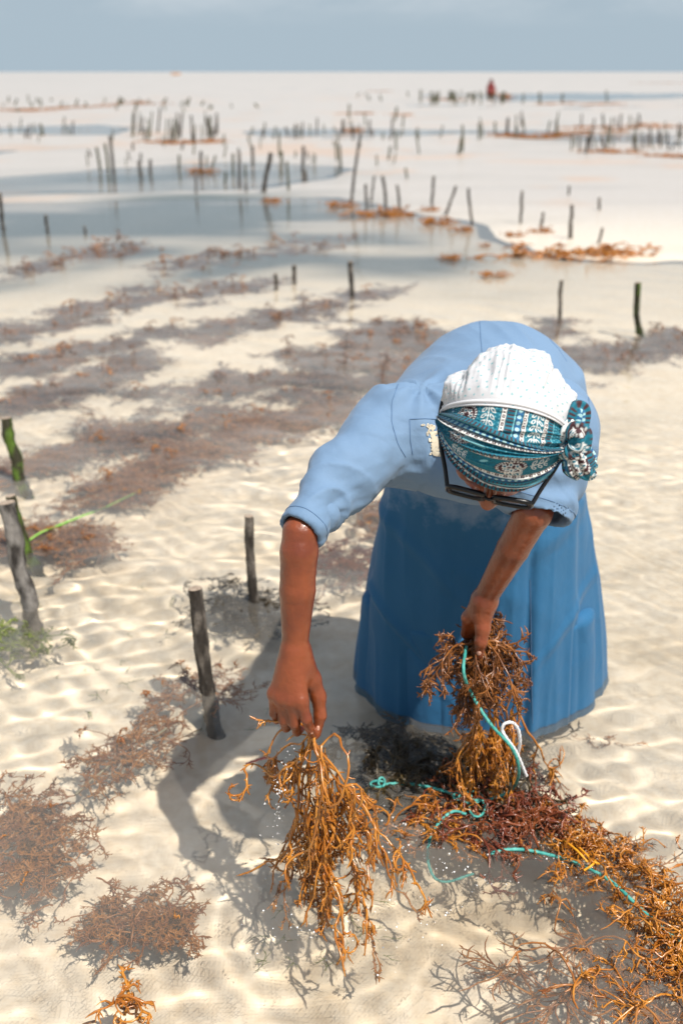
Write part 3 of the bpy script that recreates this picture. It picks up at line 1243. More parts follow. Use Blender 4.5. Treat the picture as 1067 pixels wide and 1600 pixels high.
RX, RF, RU = .0930, .1070, .112      # wrapped head radii
PC = (0.0, -.004, .004)


def headpt(psi, lam, dr_=0.):
    """psi: 0 at picture-left ear .. pi at the knot side ; lam: 0 crown, + towards the brow (radians)"""
    s_ = -np.cos(psi)
    f_ = np.sin(psi) * np.sin(lam)
    u_ = np.sin(psi) * np.cos(lam)
    g_ = 1 + 0 * psi
    x = np.stack([s_ * (RX + dr_), f_ * (RF + dr_), u_ * (RU + dr_)], -1) + np.array(PC)
    return HC + x @ HM


def band(name, lam_a, lam_b, fn, base, folds, seed, nu=420, nv=150, v_off=0., psi0=.10, psi1=3.02):
    """a swathe between two great arcs lam_a(psi) and lam_b(psi), folds = list (v position, width, height)"""
    ps = np.linspace(psi0, psi1, nu)[:, None] * np.ones(nv)
    tt = np.ones((nu, 1)) * np.linspace(0, 1, nv)
    la, lb = lam_a(ps), lam_b(ps)
    lam = la + (lb - la) * tt
    arc = (ps - math.pi / 2) * RX * 1.02
    fall = np.sin(ps)
    v = (lam - la) * RF * (.35 + .65 * fall) + v_off
    v = tt * np.abs(lb - la).max() * RF + v_off
    h = base + 0 * tt
    for (c0, w, am, sk_) in folds:
        h = h + am * np.exp(-((tt - c0 - sk_ * np.cos(ps)) / w) ** 2)
    h = h + .0016 * fbm(np.stack([arc * 18, tt * 9 + 5 * seed, 0 * tt], -1), seed, 3)
    edge = np.minimum(sst(0, .05, tt), 1 - sst(.95, 1, tt))
    h = h * (.25 + .75 * edge) + .0005
    endf = np.minimum(sst(psi0, psi0 + .12, ps), 1 - sst(psi1 - .12, psi1, ps))
    h = h * (.3 + .7 * endf)
    V = headpt(ps, lam, h)
    c = fn(arc, v)
    i = np.arange(nu * nv).reshape(nu, nv)
    F = np.stack([i[:-1, :-1], i[1:, :-1], i[1:, 1:], i[:-1, 1:]], -1).reshape(-1, 4)
    o_ = mk(name, V, F, None, M['scarf'], col=c.reshape(-1, 3))
    reparent(o_, person)
    o_.parent = person
    return o_


rad = math.radians
L0 = lambda p: rad(2) + rad(3) * np.cos(p)
band('scarf_upper_panel', L0, lambda p: rad(32) + 0 * p, print_upper, .002, [(.85, .08, .003, .1), (.62, .04, .0025, .22)], 2)
band('scarf_twisted_band', lambda p: rad(22) - rad(12) * np.cos(p), lambda p: rad(41) + rad(5) * np.cos(p), print_twist, .0065,
     [(.14, .045, .006, 0), (.30, .04, .005, .05), (.47, .05, .0065, .02), (.66, .04, .0055, -.04), (.84, .045, .006, 0)], 3)
band('scarf_lower_panel', lambda p: rad(37) + rad(4) * np.cos(p), lambda p: rad(77) - rad(11) * np.cos(p), print_lower, .0035,
     [(.03, .05, .003, 0), (.30, .03, .002, .12), (.56, .025, .003, .05), (.66, .02, .0035, .03), (.77, .022, .004, .02), (.89, .025, .004, 0)], 4)
# scarf goes on round the nape, under the cap
band('scarf_nape_panel', lambda p: rad(-150) + 0 * p, lambda p: rad(-95) + 0 * p, print_lower, .001, [(.5, .1, .002, 0)], 6, nu=160, nv=60)


def cloth_tube(name, pts, rads, seed=0, mode='comb', n=90, sides=40, flat=.35):
    q = spline(pts, n)
    rd = np.interp(np.linspace(0, 1, n), np.linspace(0, 1, len(rads)), rads)
    V, F = tubes(q[None], rd[None], sides)
    V = V.reshape(n, sides, 3)
    th_ = np.arange(sides) / sides * 2 * math.pi
    L = np.linspace(0, np.linalg.norm(np.diff(q, axis=0), axis=1).sum(), n)
    rip = np.cos(5 * th_[None] + 22 * L[:, None] + seed) * .16 + np.cos(9 * th_[None] - 14 * L[:, None] + 2 * seed) * .08
    V = q[:, None] + (V - q[:, None]) * (1 + rip + 0.1 * fbm(V * 40, seed + 2, 2))[..., None]
    u = L[:, None] + 0 * th_[None]
    v = (th_[None] / (2 * math.pi)) * .075 + 0 * L[:, None]
    c = print_lower(u, v + (seed % 3) * .02)
    reparent(mk(name, V, F, person, M['scarf'], col=c.reshape(-1, 3)), person)


KC = headpt(np.array(2.86), np.array(rad(20)), .010)
kx, ky = rti, upi


def K(a, b, d=0.):     # millimetres right, up, toward the viewer from the knot centre
    a, b, d = a * .00112 - .004, b * .00118, d * .00112
    return KC + rti * a + upi * b - vd * d


cloth_tube('scarf_knot', [K(-6, -4, 4), K(2, 12, 14), K(14, 8, 18), K(14, -8, 16), K(2, -12, 12), K(-6, -2, 4)], [0.0110, 0.0159, 0.0171, 0.0159, 0.0146, 0.0110], 1)
cloth_tube('scarf_knot', [K(-14, -8, 2), K(-2, -14, 10), K(12, -16, 14), K(20, -8, 8), K(16, 4, 0)], [0.0085, 0.0110, 0.0122, 0.0110, 0.0073], 2)
cloth_tube('scarf_loop', [K(2, 6, 4), K(2, 22, 6), K(8, 38, 4), K(16, 34, 0), K(16, 18, 0), K(12, 6, 4)], [0.0098, 0.0146, 0.0159, 0.0146, 0.0134, 0.0098], 3)
cloth_tube('scarf_tail', [K(6, -6, 8), K(14, -18, 12), K(18, -30, 10), K(26, -40, 6), K(36, -44, 2)], [0.0110, 0.0146, 0.0159, 0.0134, 0.0049], 4)
cloth_tube('scarf_tail', [K(4, -8, 4), K(6, -22, 6), K(8, -34, 6), K(16, -46, 2)], [0.0110, 0.0146, 0.0146, 0.0073], 5)
cloth_tube('scarf_tail', [K(12, -4, 2), K(22, -18, 2), K(28, -30, 0), K(34, -34, -4)], [0.0098, 0.0122, 0.0122, 0.0085], 6)

# ---- white cap: gathered crown puffed over the back of the head, and its rim
nu, nv = 260, 170
ps = np.linspace(.06, 3.08, nu)[:, None] * np.ones(nv)
tt = np.ones((nu, 1)) * np.linspace(0, 1, nv)
lam = rad(3.5) + rad(3) * np.cos(ps) - tt * rad(135)
puff = .001 + .010 * np.sin(np.clip(tt * 1.15, 0, 1) * math.pi) ** .6 * np.sin(ps) ** .5
pl = np.cos(ps * 46 + 3 * np.sin(ps * 9)) * (.0022 * sst(.03, .15, tt) * (1 - sst(.2, .75, tt)) + .003 * sst(.45, .8, tt))
lump = .009 * fbm(np.stack([ps * 4.2, tt * 4.2, 0 * tt], -1), 15, 3) * sst(.02, .3, tt)
V = headpt(ps, lam, .003 + puff + pl * .3 + lump)
i = np.arange(nu * nv).reshape(nu, nv)
F = np.stack([i[:-1, :-1], i[1:, :-1], i[1:, 1:], i[:-1, 1:]], -1).reshape(-1, 4)
carc, cv = (ps - math.pi / 2) * RX, tt * .26
gx, gy = carc / .0125, cv / .0115
gx = gx + .5 * (np.floor(gy) % 2)
jit = np.stack([np.floor(gx), np.floor(gy), 0 * gx], -1) * 1.37
dd_ = np.hypot((gx % 1 - .5 - .22 * vnoise(jit, 91)) * .0125, (gy % 1 - .5 - .22 * vnoise(jit, 92)) * .0115)
cc_ = np.ones(dd_.shape + (3,)) * np.array([.50, .50, .515])
cc_ = put(cc_, (dd_ < .0016).astype(float) * .8, np.array([.10, .34, .36]))
reparent(mk('cap', V, F, person, M['cap'], col=cc_.reshape(-1, 3)), person)
p_ = np.linspace(.07, 3.07, 120)
for k, (dl, hh, r_) in enumerate(((0, .005, .0015), (-3.0, .0055, .0030))):
    q = headpt(p_, rad(3 + dl) + rad(3) * np.cos(p_), hh)
    V, F = tubes(q[None], np.full((1, 120), r_), 8)
    reparent(mk('cap_rim', V, F, person, M['cap_band']), person)

# ---- glasses
gz = .004
fw, fh = .0285, .0185


def rimpts(q, n=72):
    pts = []
    for t_ in np.linspace(0, 2 * math.pi, n):
        a, b = math.cos(t_), math.sin(t_)
        x = math.copysign(abs(a) ** .55, a) * fw
        y = math.copysign(abs(b) ** .55, b) * fh
        pts.append(H(q * .0355 + x, .1095 - .10 * abs(q * .0365 + x) ** 1.35, gz - .006 + y))
    return np.array(pts)


for q in (-1, 1):
    rp_ = rimpts(q)
    V, F = tubes(rp_[None], np.full((1, len(rp_)), .0042), 8)
    reparent(mk('glasses_rim', V, F, person, M['black']), person)
    c_ = rp_.mean(0)
    V = np.vstack([c_ + HF * .0006, rp_ - HF * .0005, c_ - HF * .0016, rp_ - HF * .0022])
    m_ = len(rp_)
    Fq = []
    for k in range(m_ - 1):
        Fq.append((0, 1 + k, 2 + k, 2 + k))
    F3 = [(0, 1 + k, 2 + k) for k in range(m_ - 1)] + [(m_ + 1, m_ + 3 + k, m_ + 2 + k) for k in range(m_ - 1)]
    reparent(mk('lens', V, F3, person, M['glass'], recv=False), person)
    e = H(q * .0650, .1085 - .10 * .0665 ** 1.35, gz + .006)
    arm = spline([e, H(q * .0740, .080, gz + .008), H(q * .0880, .045, gz + .012), H(q * .0985, .0, gz + .014), H(q * .0985, -.045, gz + .008), H(q * .094, -.068, gz - .01)], 50)
    V, F = tubes(arm[None], np.full((1, 50), .0034), 8)
    reparent(mk('glasses_temple', V, F, person, M['black']), person)
br = spline([H(-.010, .1095, gz + .002), H(0, .114, gz + .006), H(.010, .1095, gz + .002)], 16)
V, F = tubes(br[None], np.full((1, 16), .0027), 8)
reparent(mk('glasses_bridge', V, F, person, M['black']), person)


# ------------------------------------------------------------------ seaweed
def grow(rng, starts, dirs, lens, n, wander, curl, drift):
    B = len(starts)
    p, d = starts.copy(), nrm(dirs)
    ax_ = nrm(rng.normal(size=(B, 3)))
    cu = rng.normal(size=(B, 1)) * curl
    st = (lens / (n - 1))[:, None]
    out = [p.copy()]
    for i in range(n - 1):
        d = nrm(d + cu * np.cross(ax_, d) + wander * rng.normal(size=(B, 3)) + drift(p, d))
        p = p + d * st
        out.append(p.copy())
    return np.stack(out, 1)


def weed_mesh(seed, starts, dirs, lens, r0, drift, kids=(5, 6), n=(18, 10, 6), ratio=(.45, .5), wander=.19, curl=.42, sides=5, spurs=2.0, spread=.8, tip=.55):
    rng = np.random.default_rng(seed)
    VV, FF, off = [], [], 0

    def put_(Pn, Rn, sd):
        nonlocal off
        V, F = tubes(Pn, Rn, sd)
        VV.append(V)
        FF.append(F + off)
        off += len(V)
    cur = grow(rng, np.asarray(starts, float), np.asarray(dirs, float), np.asarray(lens, float), n[0], wander, curl, drift)
    L, r = np.asarray(lens, float), np.full(len(lens), r0)
    for lev in range(len(kids) + 1):
        m = cur.shape[1]
        prof_ = np.linspace(1, tip, m)[None] * r[:, None]
        prof_ = prof_ * (1 + .16 * rng.normal(size=prof_.shape).clip(-1.5, 1.5))
        prof_[:, -1] *= .35
        put_(cur, prof_, sides if lev < 2 else max(3, sides - 1))
        tang = nrm(np.gradient(cur, axis=1))
        if spurs and lev < 3:
            k = int(spurs * len(cur) * (m / 8))
            b = rng.integers(0, len(cur), k)
            t_ = rng.integers(1, m - 1, k)
            base, tg = cur[b, t_], tang[b, t_]
            dd = nrm(nrm(rng.normal(size=(k, 3))) + .5 * tg)
            ll = rng.uniform(.004, .014, k)[:, None]
            sp = np.stack([base, base + dd * ll * .5, base + dd * ll + tg * ll * .15], 1)
            put_(sp, r[b][:, None] * np.array([.75, .6, .25])[None], 3)
        if lev == len(kids): break
        k = kids[lev] * len(cur)
        b = np.repeat(np.arange(len(cur)), kids[lev])
        t_ = rng.integers(max(1, m // 8), m - 1, k)
        base, tg = cur[b, t_], tang[b, t_]
        dd = nrm(nrm(rng.normal(size=(k, 3))) * spread + tg)
        ll = L[b] * ratio[lev] * rng.uniform(.5, 1.15, k) * (1.15 - .6 * t_ / m)
        rr_ = r[b] * .87
        cur = grow(rng, base, dd, ll, n[lev + 1], wander * 1.1, curl * 1.3, drift)
        L, r = ll, rr_
    return np.concatenate(VV), np.concatenate(FF)


def water_drift(z0=-.03, pull=1.2, flat=.0):
    def f(p, d):
        o = np.zeros_like(p)
        o[:, 2] = np.clip((z0 - p[:, 2]) * pull * 4, -.5, .5)
        return o
    return f


def flat_drift(lo, hi, k=.35):
    """stay between two depths"""
    def f(p, d):
        o = np.zeros_like(p)
        o[:, 2] = np.where(p[:, 2] > hi, -k, np.where(p[:, 2] < lo, k, -.25 * d[:, 2]))
        return o
    return f


def hang_drift(yout=-.12, zsurf=.0, xout=0.):
    def f(p, d):
        o = np.zeros_like(p)
        above = p[:, 2] > zsurf
        o[:, 2] = np.where(above, -.17, np.where(p[:, 2] < zsurf - .05, .45, .10))
        o[:, 1] = np.where(above, -.10 * d[:, 1], yout)
        o[:, 0] = np.where(above, -.30 * d[:, 0], xout - .30 * d[:, 0])
        return o
    return f


def weed_thing(name, seed, starts, dirs, lens, r0, drift, m, label, cat='seaweed', group=None, **kw):
    V, F = weed_mesh(seed, starts, dirs, lens, r0, drift, **kw)
    c = np.array(starts).mean(0)
    o = mk(name, V - c, F, None, m)
    o.location = Vector(c)
    return tag(o, label, cat, group)


rg = np.random.default_rng(101)
# 1. plant hanging from her right hand into the water
TIP = P(489, 1143, 1.512)
k = 26
st = TIP + rg.normal(size=(k, 3)) * [.003, .004, .004]
st[10:] = TIP + np.array([.022, -.012, -.15]) + rg.normal(size=(16, 3)) * [.022, .014, .03]
dd = np.c_[rg.normal(.03, .10, k), rg.normal(-.12, .13, k), np.full(k, -1.0)]
dd[10:, :2] *= 1.6
ll_ = rg.uniform(.30, .54, k)
ll_[10:] = rg.uniform(.14, .36, 16)
V1, F1 = weed_mesh(5, st, dd, ll_, .0028, hang_drift(-.28, .0, .02), kids=(7, 4), n=(28, 12, 7), ratio=(.40, .45), wander=.17, curl=.26, sides=6, spurs=2.6, spread=.60, tip=.7)
st2 = TIP + np.array([[-.004, 0, .002], [-.006, .004, .0]])
V2, F2 = weed_mesh(8, TIP + np.array([[-.045, .01, .010], [-.040, .01, .004]]), np.array([[-1, -.1, .15], [-1, -.1, -.40]]), [.075, .085], .0026, lambda p, d: 0 * p, kids=(3,), n=(12, 5), ratio=(.22,), wander=.10, curl=.05, sides=5, spurs=2.6)
V3 = tubes(np.array([spline([TIP, TIP + [-.022, .012, .008], TIP + [-.045, .010, .008]], 10)]), np.full((1, 10), .0026), 5)
VV = np.concatenate([V1, V2, V3[0]])
FF = np.concatenate([F1, F2 + len(V1), V3[1] + len(V1) + len(V2)])
VV[:, 0] = VV[:, 0]
o = mk('seaweed_plant', VV - TIP, FF, None, M['weed_gold'])
o.location = Vector(TIP)
tag(o, 'golden brown branching seaweed hanging dripping from the lowered hand into the water', 'seaweed')

# 2. bunch in her left hand
HB = P(750, 1000, 1.80)
k = 38
an = rg.uniform(0, 2 * math.pi, k)
dd = np.c_[np.cos(an) * .9 - .15, -np.abs(np.sin(an)) * .7 - .1, rg.uniform(-.5, .55, k)]
st = HB + rg.normal(size=(k, 3)) * [.010, .006, .006] + [.0, .01, -.008]
fall = lambda p, d: np.c_[np.zeros(len(p)), np.where(p[:, 1] > 1.93, -.3, 0), np.full(len(p), -.20)]
weed_thing('seaweed_bunch', 21, st, dd, rg.uniform(.12, .21, k), .0027, fall, M['weed_held'],
           'brown seaweed bunch gripped under the thumb of the hand in front of the skirt', kids=(8, 5), n=(18, 10, 6), ratio=(.45, .5), wander=.17, curl=.25, sides=5, spurs=2.0)
# 3. part that trails from the bunch down into the water
k = 22
c0 = P(765, 1115, 1.84)
st = c0 + rg.normal(size=(k, 3)) * [.030, .02, .02]
dd = np.c_[rg.normal(.12, .35, k), rg.normal(-.15, .3, k), np.full(k, -1.0)]
weed_thing('seaweed_trail', 22, st, dd, rg.uniform(.12, .27, k), .0027, hang_drift(-.10, .0, .02), M['weed_gold'],
           'orange seaweed trailing below the held bunch past the white cord into the water', kids=(6, 4), n=(16, 10, 6), ratio=(.5, .5), wander=.17, curl=.2, sides=5)


def scatter(pxs, n_, jit, z, rng):
    """n_ points along a polyline of photo positions laid on the plane z, jittered by jit metres"""
    p = spline([G(a, b, z) for a, b in pxs], 200)
    i = rng.integers(0, 200, n_)
    return p[i] + rng.normal(size=(n_, 3)) * jit, nrm(np.gradient(p, axis=0))[i]


def bank(seed, pxs, n_, jit, z, ln, r0, m, label, along=.5, lo=-.10, hi=.006, name='seaweed_clump', up=0., **kw):
    rng = np.random.default_rng(seed)
    st, tg = scatter(pxs, n_, jit, z, rng)
    dd = nrm(rng.normal(size=(n_, 3)) * [1, 1, .35]) + tg * along + [0, 0, up]
    return weed_thing(name, seed, st, dd, rng.uniform(*ln, n_), r0, flat_drift(lo, hi), m, label, **kw)


bank(31, [(700, 1235), (770, 1290), (840, 1270), (760, 1330)], 80, [.03, .028, .012], -.004, (.08, .19), .0024, M['weed_red'],
     'dark red seaweed heap floating below the knotted teal rope', along=.2, kids=(5, 4), n=(14, 9, 5), up=.15, hi=.02)
bank(32, [(560, 1285), (620, 1290), (690, 1285)], 18, [.02, .02, .008], -.005, (.12, .22), .0026, M['weed_gold'],
     'thin amber seaweed strand reaching from the hanging plant to the red heap', along=1.4, kids=(5, 4), n=(14, 9, 5), hi=.015)
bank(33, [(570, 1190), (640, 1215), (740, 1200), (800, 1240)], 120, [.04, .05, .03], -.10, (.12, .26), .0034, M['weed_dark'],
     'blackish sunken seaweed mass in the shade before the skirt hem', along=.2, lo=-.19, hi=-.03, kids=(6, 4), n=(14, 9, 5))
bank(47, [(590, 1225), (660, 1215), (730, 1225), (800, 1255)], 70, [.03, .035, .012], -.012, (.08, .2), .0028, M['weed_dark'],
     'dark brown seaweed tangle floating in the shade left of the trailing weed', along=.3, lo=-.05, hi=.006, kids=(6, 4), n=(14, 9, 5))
bank(34, [(835, 1325), (890, 1335), (940, 1330), (985, 1345)], 44, [.022, .016, .01], -.01, (.07, .19), .0021, M['weed_gold'],
     'tufted gold seaweed bundled round the teal rope by the orange tie', along=.8, kids=(6, 4), n=(14, 9, 5), hi=.02, up=.1)
bank(35, [(960, 1350), (1020, 1400), (1050, 1470), (1075, 1560)], 64, [.022, .018, .010], -.004, (.11, .22), .0023, M['weed_gold'],
     'long combed seaweed sweep following the rope down the right edge', along=1.1, kids=(5, 4), n=(16, 9, 5), lo=-.03, hi=.02)
bank(36, [(930, 1450), (925, 1510), (975, 1570), (1060, 1600)], 12, [.02, .02, .01], -.05, (.20, .36), .0026, M['weed_brown'],
     'sparse looping brown seaweed fronds spread over pale sand bottom right', along=1.3, kids=(5, 4), n=(18, 9, 5), lo=-.12, hi=-.01, curl=.25)
bank(37, [(930, 1560), (1000, 1590), (1070, 1560)], 18, [.04, .03, .015], -.03, (.10, .22), .0022, M['weed_gold'],
     'tangled amber seaweed mat in the bottom right corner', along=.4, kids=(5, 4), n=(14, 9, 5), lo=-.06, hi=.006, curl=.25)
bank(38, [(20, 1260), (60, 1310), (40, 1370), (90, 1390)], 110, [.042, .036, .02], -.05, (.06, .145), .0022, M['weed_brown'],
     'large brown seaweed clump under water at the left edge', along=.2, kids=(6, 4), n=(14, 9, 5), lo=-.15, hi=-.01)
bank(39, [(130, 1230), (190, 1190), (255, 1160)], 40, [.03, .03, .015], -.05, (.08, .18), .0022, M['weed_brown'],
     'thin brown seaweed tied along the pale sunken line', along=.6, kids=(5, 4), n=(12, 8, 5), lo=-.12, hi=-.01)
bank(40, [(170, 1455), (230, 1450), (290, 1470)], 80, [.026, .022, .015], -.07, (.05, .115), .0021, M['weed_brown'],
     'rounded reddish brown seaweed ball lying alone on the sand', along=.1, kids=(6, 4), n=(12, 8, 5), lo=-.15, hi=-.02)
bank(41, [(250, 1095), (300, 1085), (345, 1090)], 40, [.03, .03, .015], -.05, (.06, .16), .0021, M['weed_brown'],
     'pale brown seaweed wisp round the foot of the middle grey stake', along=.3, kids=(5, 4), n=(12, 8, 5), lo=-.14, hi=-.01)
bank(42, [(335, 935), (380, 950), (425, 965), (400, 985)], 85, [.042, .036, .02], -.05, (.07, .17), .0025, M['weed_dark'],
     'dark olive seaweed bush round the thin stake beside her forearm', along=.1, kids=(6, 4), n=(12, 8, 5), lo=-.15, hi=.0)
bank(43, [(-25, 1000), (10, 1005), (50, 1010)], 34, [.04, .03, .015], -.03, (.08, .18), .0026, M['weed_green'],
     'yellow green algae clump at the left edge', along=.1, kids=(6, 4), n=(12, 8, 5), lo=-.12, hi=.004)
bank(44, [(500, 890), (540, 900), (580, 880)], 60, [.045, .06, .02], -.07, (.10, .2), .0024, M['weed_red'],
     'rusty seaweed patch between her forearm and the skirt', along=.2, kids=(6, 4), n=(12, 8, 5), lo=-.15, hi=-.01)
bank(45, [(560, 830), (590, 815), (600, 800)], 42, [.04, .06, .02], -.07, (.09, .18), .0024, M['weed_brown'],
     'small brown seaweed tuft beside the skirt under the sleeve', along=.2, kids=(5, 4), n=(12, 8, 5), lo=-.15, hi=-.01)
# branch standing out of the water, bottom left
st = np.array([G(205, 1565, .0), G(205, 1568, .0), G(200, 1580, -.01), G(180, 1590, -.02), G(150, 1600, -.02)])
dd = np.array([[.5, .3, .5], [-.2, .2, .7], [-.9, -.2, .15], [.2, -.6, .1], [-.9, -.1, .1]])
weed_thing('seaweed_branch', 46, st, dd, [.09, .07, .17, .10, .15], .0034, flat_drift(-.08, .03, .2), M['weed_gold'],
           'stout amber seaweed branch poking out of the water at the bottom left', kids=(5, 4), n=(14, 8, 5), wander=.15)
# loose scraps on the bottom
for k_, (pxs, lb) in enumerate((([(775, 1480), (790, 1520), (785, 1560)], 'faint thin seaweed scrap on the sand below the rope'),
                                ([(775, 1560), (800, 1580), (825, 1585)], 'short orange seaweed scrap at the bottom edge'),
                                ([(905, 1185), (935, 1195), (960, 1200)], 'pale seaweed scrap on the sand right of the hem'))):
    bank(50 + k_, pxs, 4, [.01, .01, .004], -.19, (.06, .12), .0016, M['weed_brown'], lb, along=1, kids=(3, 2), n=(10, 6, 4), lo=-.2, hi=-.17, name='seaweed_scrap')

# short green weed on the bottom near the camera: uncountable
rng = np.random.default_rng(60)
st = []
for (a, b, c_, d_, k_) in ((20, 850, 420, 1180, 34), (380, 1440, 600, 1560, 20), (0, 1080, 240, 1160, 14), (500, 1480, 600, 1540, 6)):
    for _ in range(k_):
        st.append(G(rng.uniform(a, c_), rng.uniform(b, d_), -.2))
st = np.array(st)
V, F = weed_mesh(61, st, np.c_[rng.normal(size=(len(st), 2)) * .8, np.full(len(st), .7)], rng.uniform(.02, .06, len(st)), .0010, flat_drift(-.21, -.12), kids=(3,), n=(6, 4), ratio=(.7,), sides=3, spurs=0)
tag(mk('seagrass', V, F, None, M['weed_green']), 'thin green seagrass shoots on the pale sand', kind='stuff')

# ---- submerged planted rows: each row a line with tufts tied to it
TUFTS = []
for q in range(6):
    rng = np.random.default_rng(200 + q)
    k = 16
    st = rng.normal(size=(k, 3)) * [.05, .03, .012]
    dd = nrm(rng.normal(size=(k, 3)) * [1, .8, .35])
    V, F = weed_mesh(210 + q, st, dd, rng.uniform(.10, .20, k), .0036, flat_drift(-.05, .03, .3), kids=(6, 4), n=(9, 6, 4), ratio=(.5, .5), sides=4, spurs=.6)
    TUFTS.append((V, F))
_tm = {}


def tuft_mesh(q, m):
    if (q, m) not in _tm:
        o = mk('seaweed_tuft', *TUFTS[q], None, M[m])
        _tm[(q, m)] = o.data
        bpy.data.objects.remove(o)
    return _tm[(q, m)]


def row(pxs, step, sc, m, label, width=.10, z=-.075, seed=0, flatz=.8):
    rng = np.random.default_rng(300 + seed)
    p = spline([G(a, b, z) for a, b in pxs], 120)
    L = np.r_[0, np.cumsum(np.linalg.norm(np.diff(p, axis=0), axis=1))]
    root = empty('seaweed_row', p[0])
    tag(root, label, 'seaweed row', 'planted seaweed rows under the water')
    n_ = max(3, int(L[-1] / step * 3.0))
    tz = []
    for s_ in np.linspace(0, L[-1], n_):
        c = np.array([np.interp(s_ + rng.normal() * step * .3, L, p[:, j]) for j in range(3)])
        c[:2] += rng.normal(size=2) * width * .85
        o = bpy.data.objects.new('seaweed_tuft', tuft_mesh(int(rng.integers(6)), m if rng.random() < .8 else 'weed_brown'))
        COL.objects.link(o)
        o.cycles.is_caustics_receiver = True
        o.parent = root
        o.location = Vector(c - p[0] + [0, 0, rng.normal() * .012])
        k_ = sc * rng.uniform(.7, 1.25)
        o.scale = (k_ * rng.uniform(.9, 1.4), k_, k_ * flatz)
        o.rotation_euler = (rng.normal() * .15, rng.normal() * .15, rng.uniform(0, 6.28))
    V, F = tubes(p[None] - p[0], np.full((1, 120), .004), 5)
    mk('rope', V, F, root, M['rope_old'])
    return root


row([(130, 800), (190, 775), (250, 745), (350, 705), (450, 675), (520, 660)], .085, .8, 'weed_brown', 'long brown seaweed row running up right from the green rope to her sleeve', .07, seed=1)
row([(520, 645), (580, 620), (640, 570), (680, 530)], .10, .9, 'weed_mauve', 'seaweed row disappearing behind her raised sleeve', .14, seed=2)
row([(320, 640), (400, 615), (480, 590), (560, 560), (640, 520)], .09, 1.0, 'weed_mauve', 'broad mauve brown seaweed row above the long row left of her back', .15, seed=3)
row([(75, 735), (130, 715), (210, 695), (290, 680)], .085, .85, 'weed_mauve', 'short seaweed row between the mossy stake and the long row', .09, seed=4)
row([(0, 655), (60, 640), (120, 615), (180, 590), (250, 570)], .10, .9, 'weed_mauve', 'thin brown seaweed row just above the mossy stake', .09, seed=5)
row([(0, 600), (80, 575), (150, 555), (260, 535)], .10, .95, 'weed_mauve', 'dim seaweed row second from the top on the left', .10, seed=6)
row([(0, 545), (100, 515), (200, 485), (300, 470), (420, 455)], .10, 1.05, 'weed_mauve', 'dark long seaweed row at mid left under bluish water', .16, seed=7)
row([(310, 545), (400, 515), (500, 490), (600, 465)], .11, .9, 'weed_mauve', 'seaweed row ending at the lone black stake', .14, seed=8)
row([(915, 590), (980, 565), (1067, 550), (1130, 540)], .10, 1.0, 'weed_mauve', 'grey brown seaweed row round the bent green stake on the right', .12, seed=9)
row([(840, 545), (870, 530), (890, 515)], .12, .7, 'weed_mauve', 'small seaweed row just behind her back', .10, seed=10)
row([(0, 760), (40, 745), (90, 730)], .07, .65, 'weed_brown', 'stub of seaweed row at the foot of the mossy stake', .06, seed=11)
row([(-20, 860), (50, 850), (100, 850), (150, 870)], .06, .62, 'weed_brown', 'orange brown seaweed row at the two stakes on the left edge', .06, z=-.05, seed=12)
row([(250, 430), (330, 415), (430, 400), (560, 385)], .2, 1.2, 'weed_mauve', 'faint far seaweed row below the reflecting pool', .2, seed=13)
row([(0, 440), (90, 420), (220, 395)], .2, 1.2, 'weed_mauve', 'faint far seaweed row at the left edge under blue water', .2, seed=14)

# ---- orange tufts lying on the bars in the middle distance
MT = [(890, 398, 1.5, 2.4, 'long orange seaweed heap on the right bar, largest in the distance'), (845, 362, .65, 1, 'small orange tuft at the foot of the leaning stake'),
      (802, 368, .55, 1, 'small orange tuft under the tall stake on the right bar'), (702, 402, .5, 1, 'lone orange tuft below the row of stakes'),
      (722, 359, .6, 1, 'flat orange tuft right of the crooked stake'), (680, 348, .9, 1.2, 'orange tuft at the base of the slanting stake'),
      (670, 328, .6, 1, 'orange tuft behind the slanting stake'), (597, 335, 1.1, 1.7, 'orange seaweed patch among four close stakes'),
      (530, 321, .8, 1.3, 'orange tuft at the foot of the tallest leaning stake'), (424, 313, .6, 1, 'orange tuft below the dark leaning stake'),
      (757, 383, .3, 1, 'tiny orange tuft in the middle of the bar'), (770, 430, .5, 1.4, 'thin orange tuft low on the right bank')]
rng = np.random.default_rng(320)
HEAPS = []
for q in range(3):
    st = rng.normal(size=(46, 3)) * [.10, .05, .012]
    V, F = weed_mesh(330 + q, st, nrm(rng.normal(size=(46, 3)) * [1, .8, .5]), rng.uniform(.05, .12, 46), .0042, flat_drift(-.01, .045, .3), kids=(5, 3), n=(8, 5, 4), ratio=(.5, .5), sides=4, spurs=.5)
    o = mk('seaweed_heap', V, F, None, M['weed_gold'])
    HEAPS.append(o.data)
    bpy.data.objects.remove(o)
for i, (a, b, sc, el, lb) in enumerate(MT):
    o = bpy.data.objects.new('seaweed_heap', HEAPS[i % 3])
    COL.objects.link(o)
    o.cycles.is_caustics_receiver = True
    o.location = Vector(G(a, b, .015))
    o.scale = (sc * el, sc * 1.1, sc * 1.2)
    tag(o, lb, 'seaweed', 'orange seaweed on the sand bars')
FARW = [(20, 172), (37, 173), (57, 172), (86, 170), (120, 168), (160, 167), (173, 164), (212, 160), (232, 163), (310, 222), (290, 223), (335, 221), (265, 224), (250, 222), (312, 267), (590, 143), (680, 155), (705, 156),
        (850, 163), (880, 162), (925, 164), (945, 163), (1020, 130), (1055, 130), (840, 215), (862, 210), (880, 208), (910, 206), (935, 237), (970, 238), (1028, 243), (1060, 245), (625, 180), (550, 203), (560, 178), (1010, 196), (800, 213), (790, 211), (1000, 200), (960, 205), (900, 200), (1050, 199), (930, 199)]
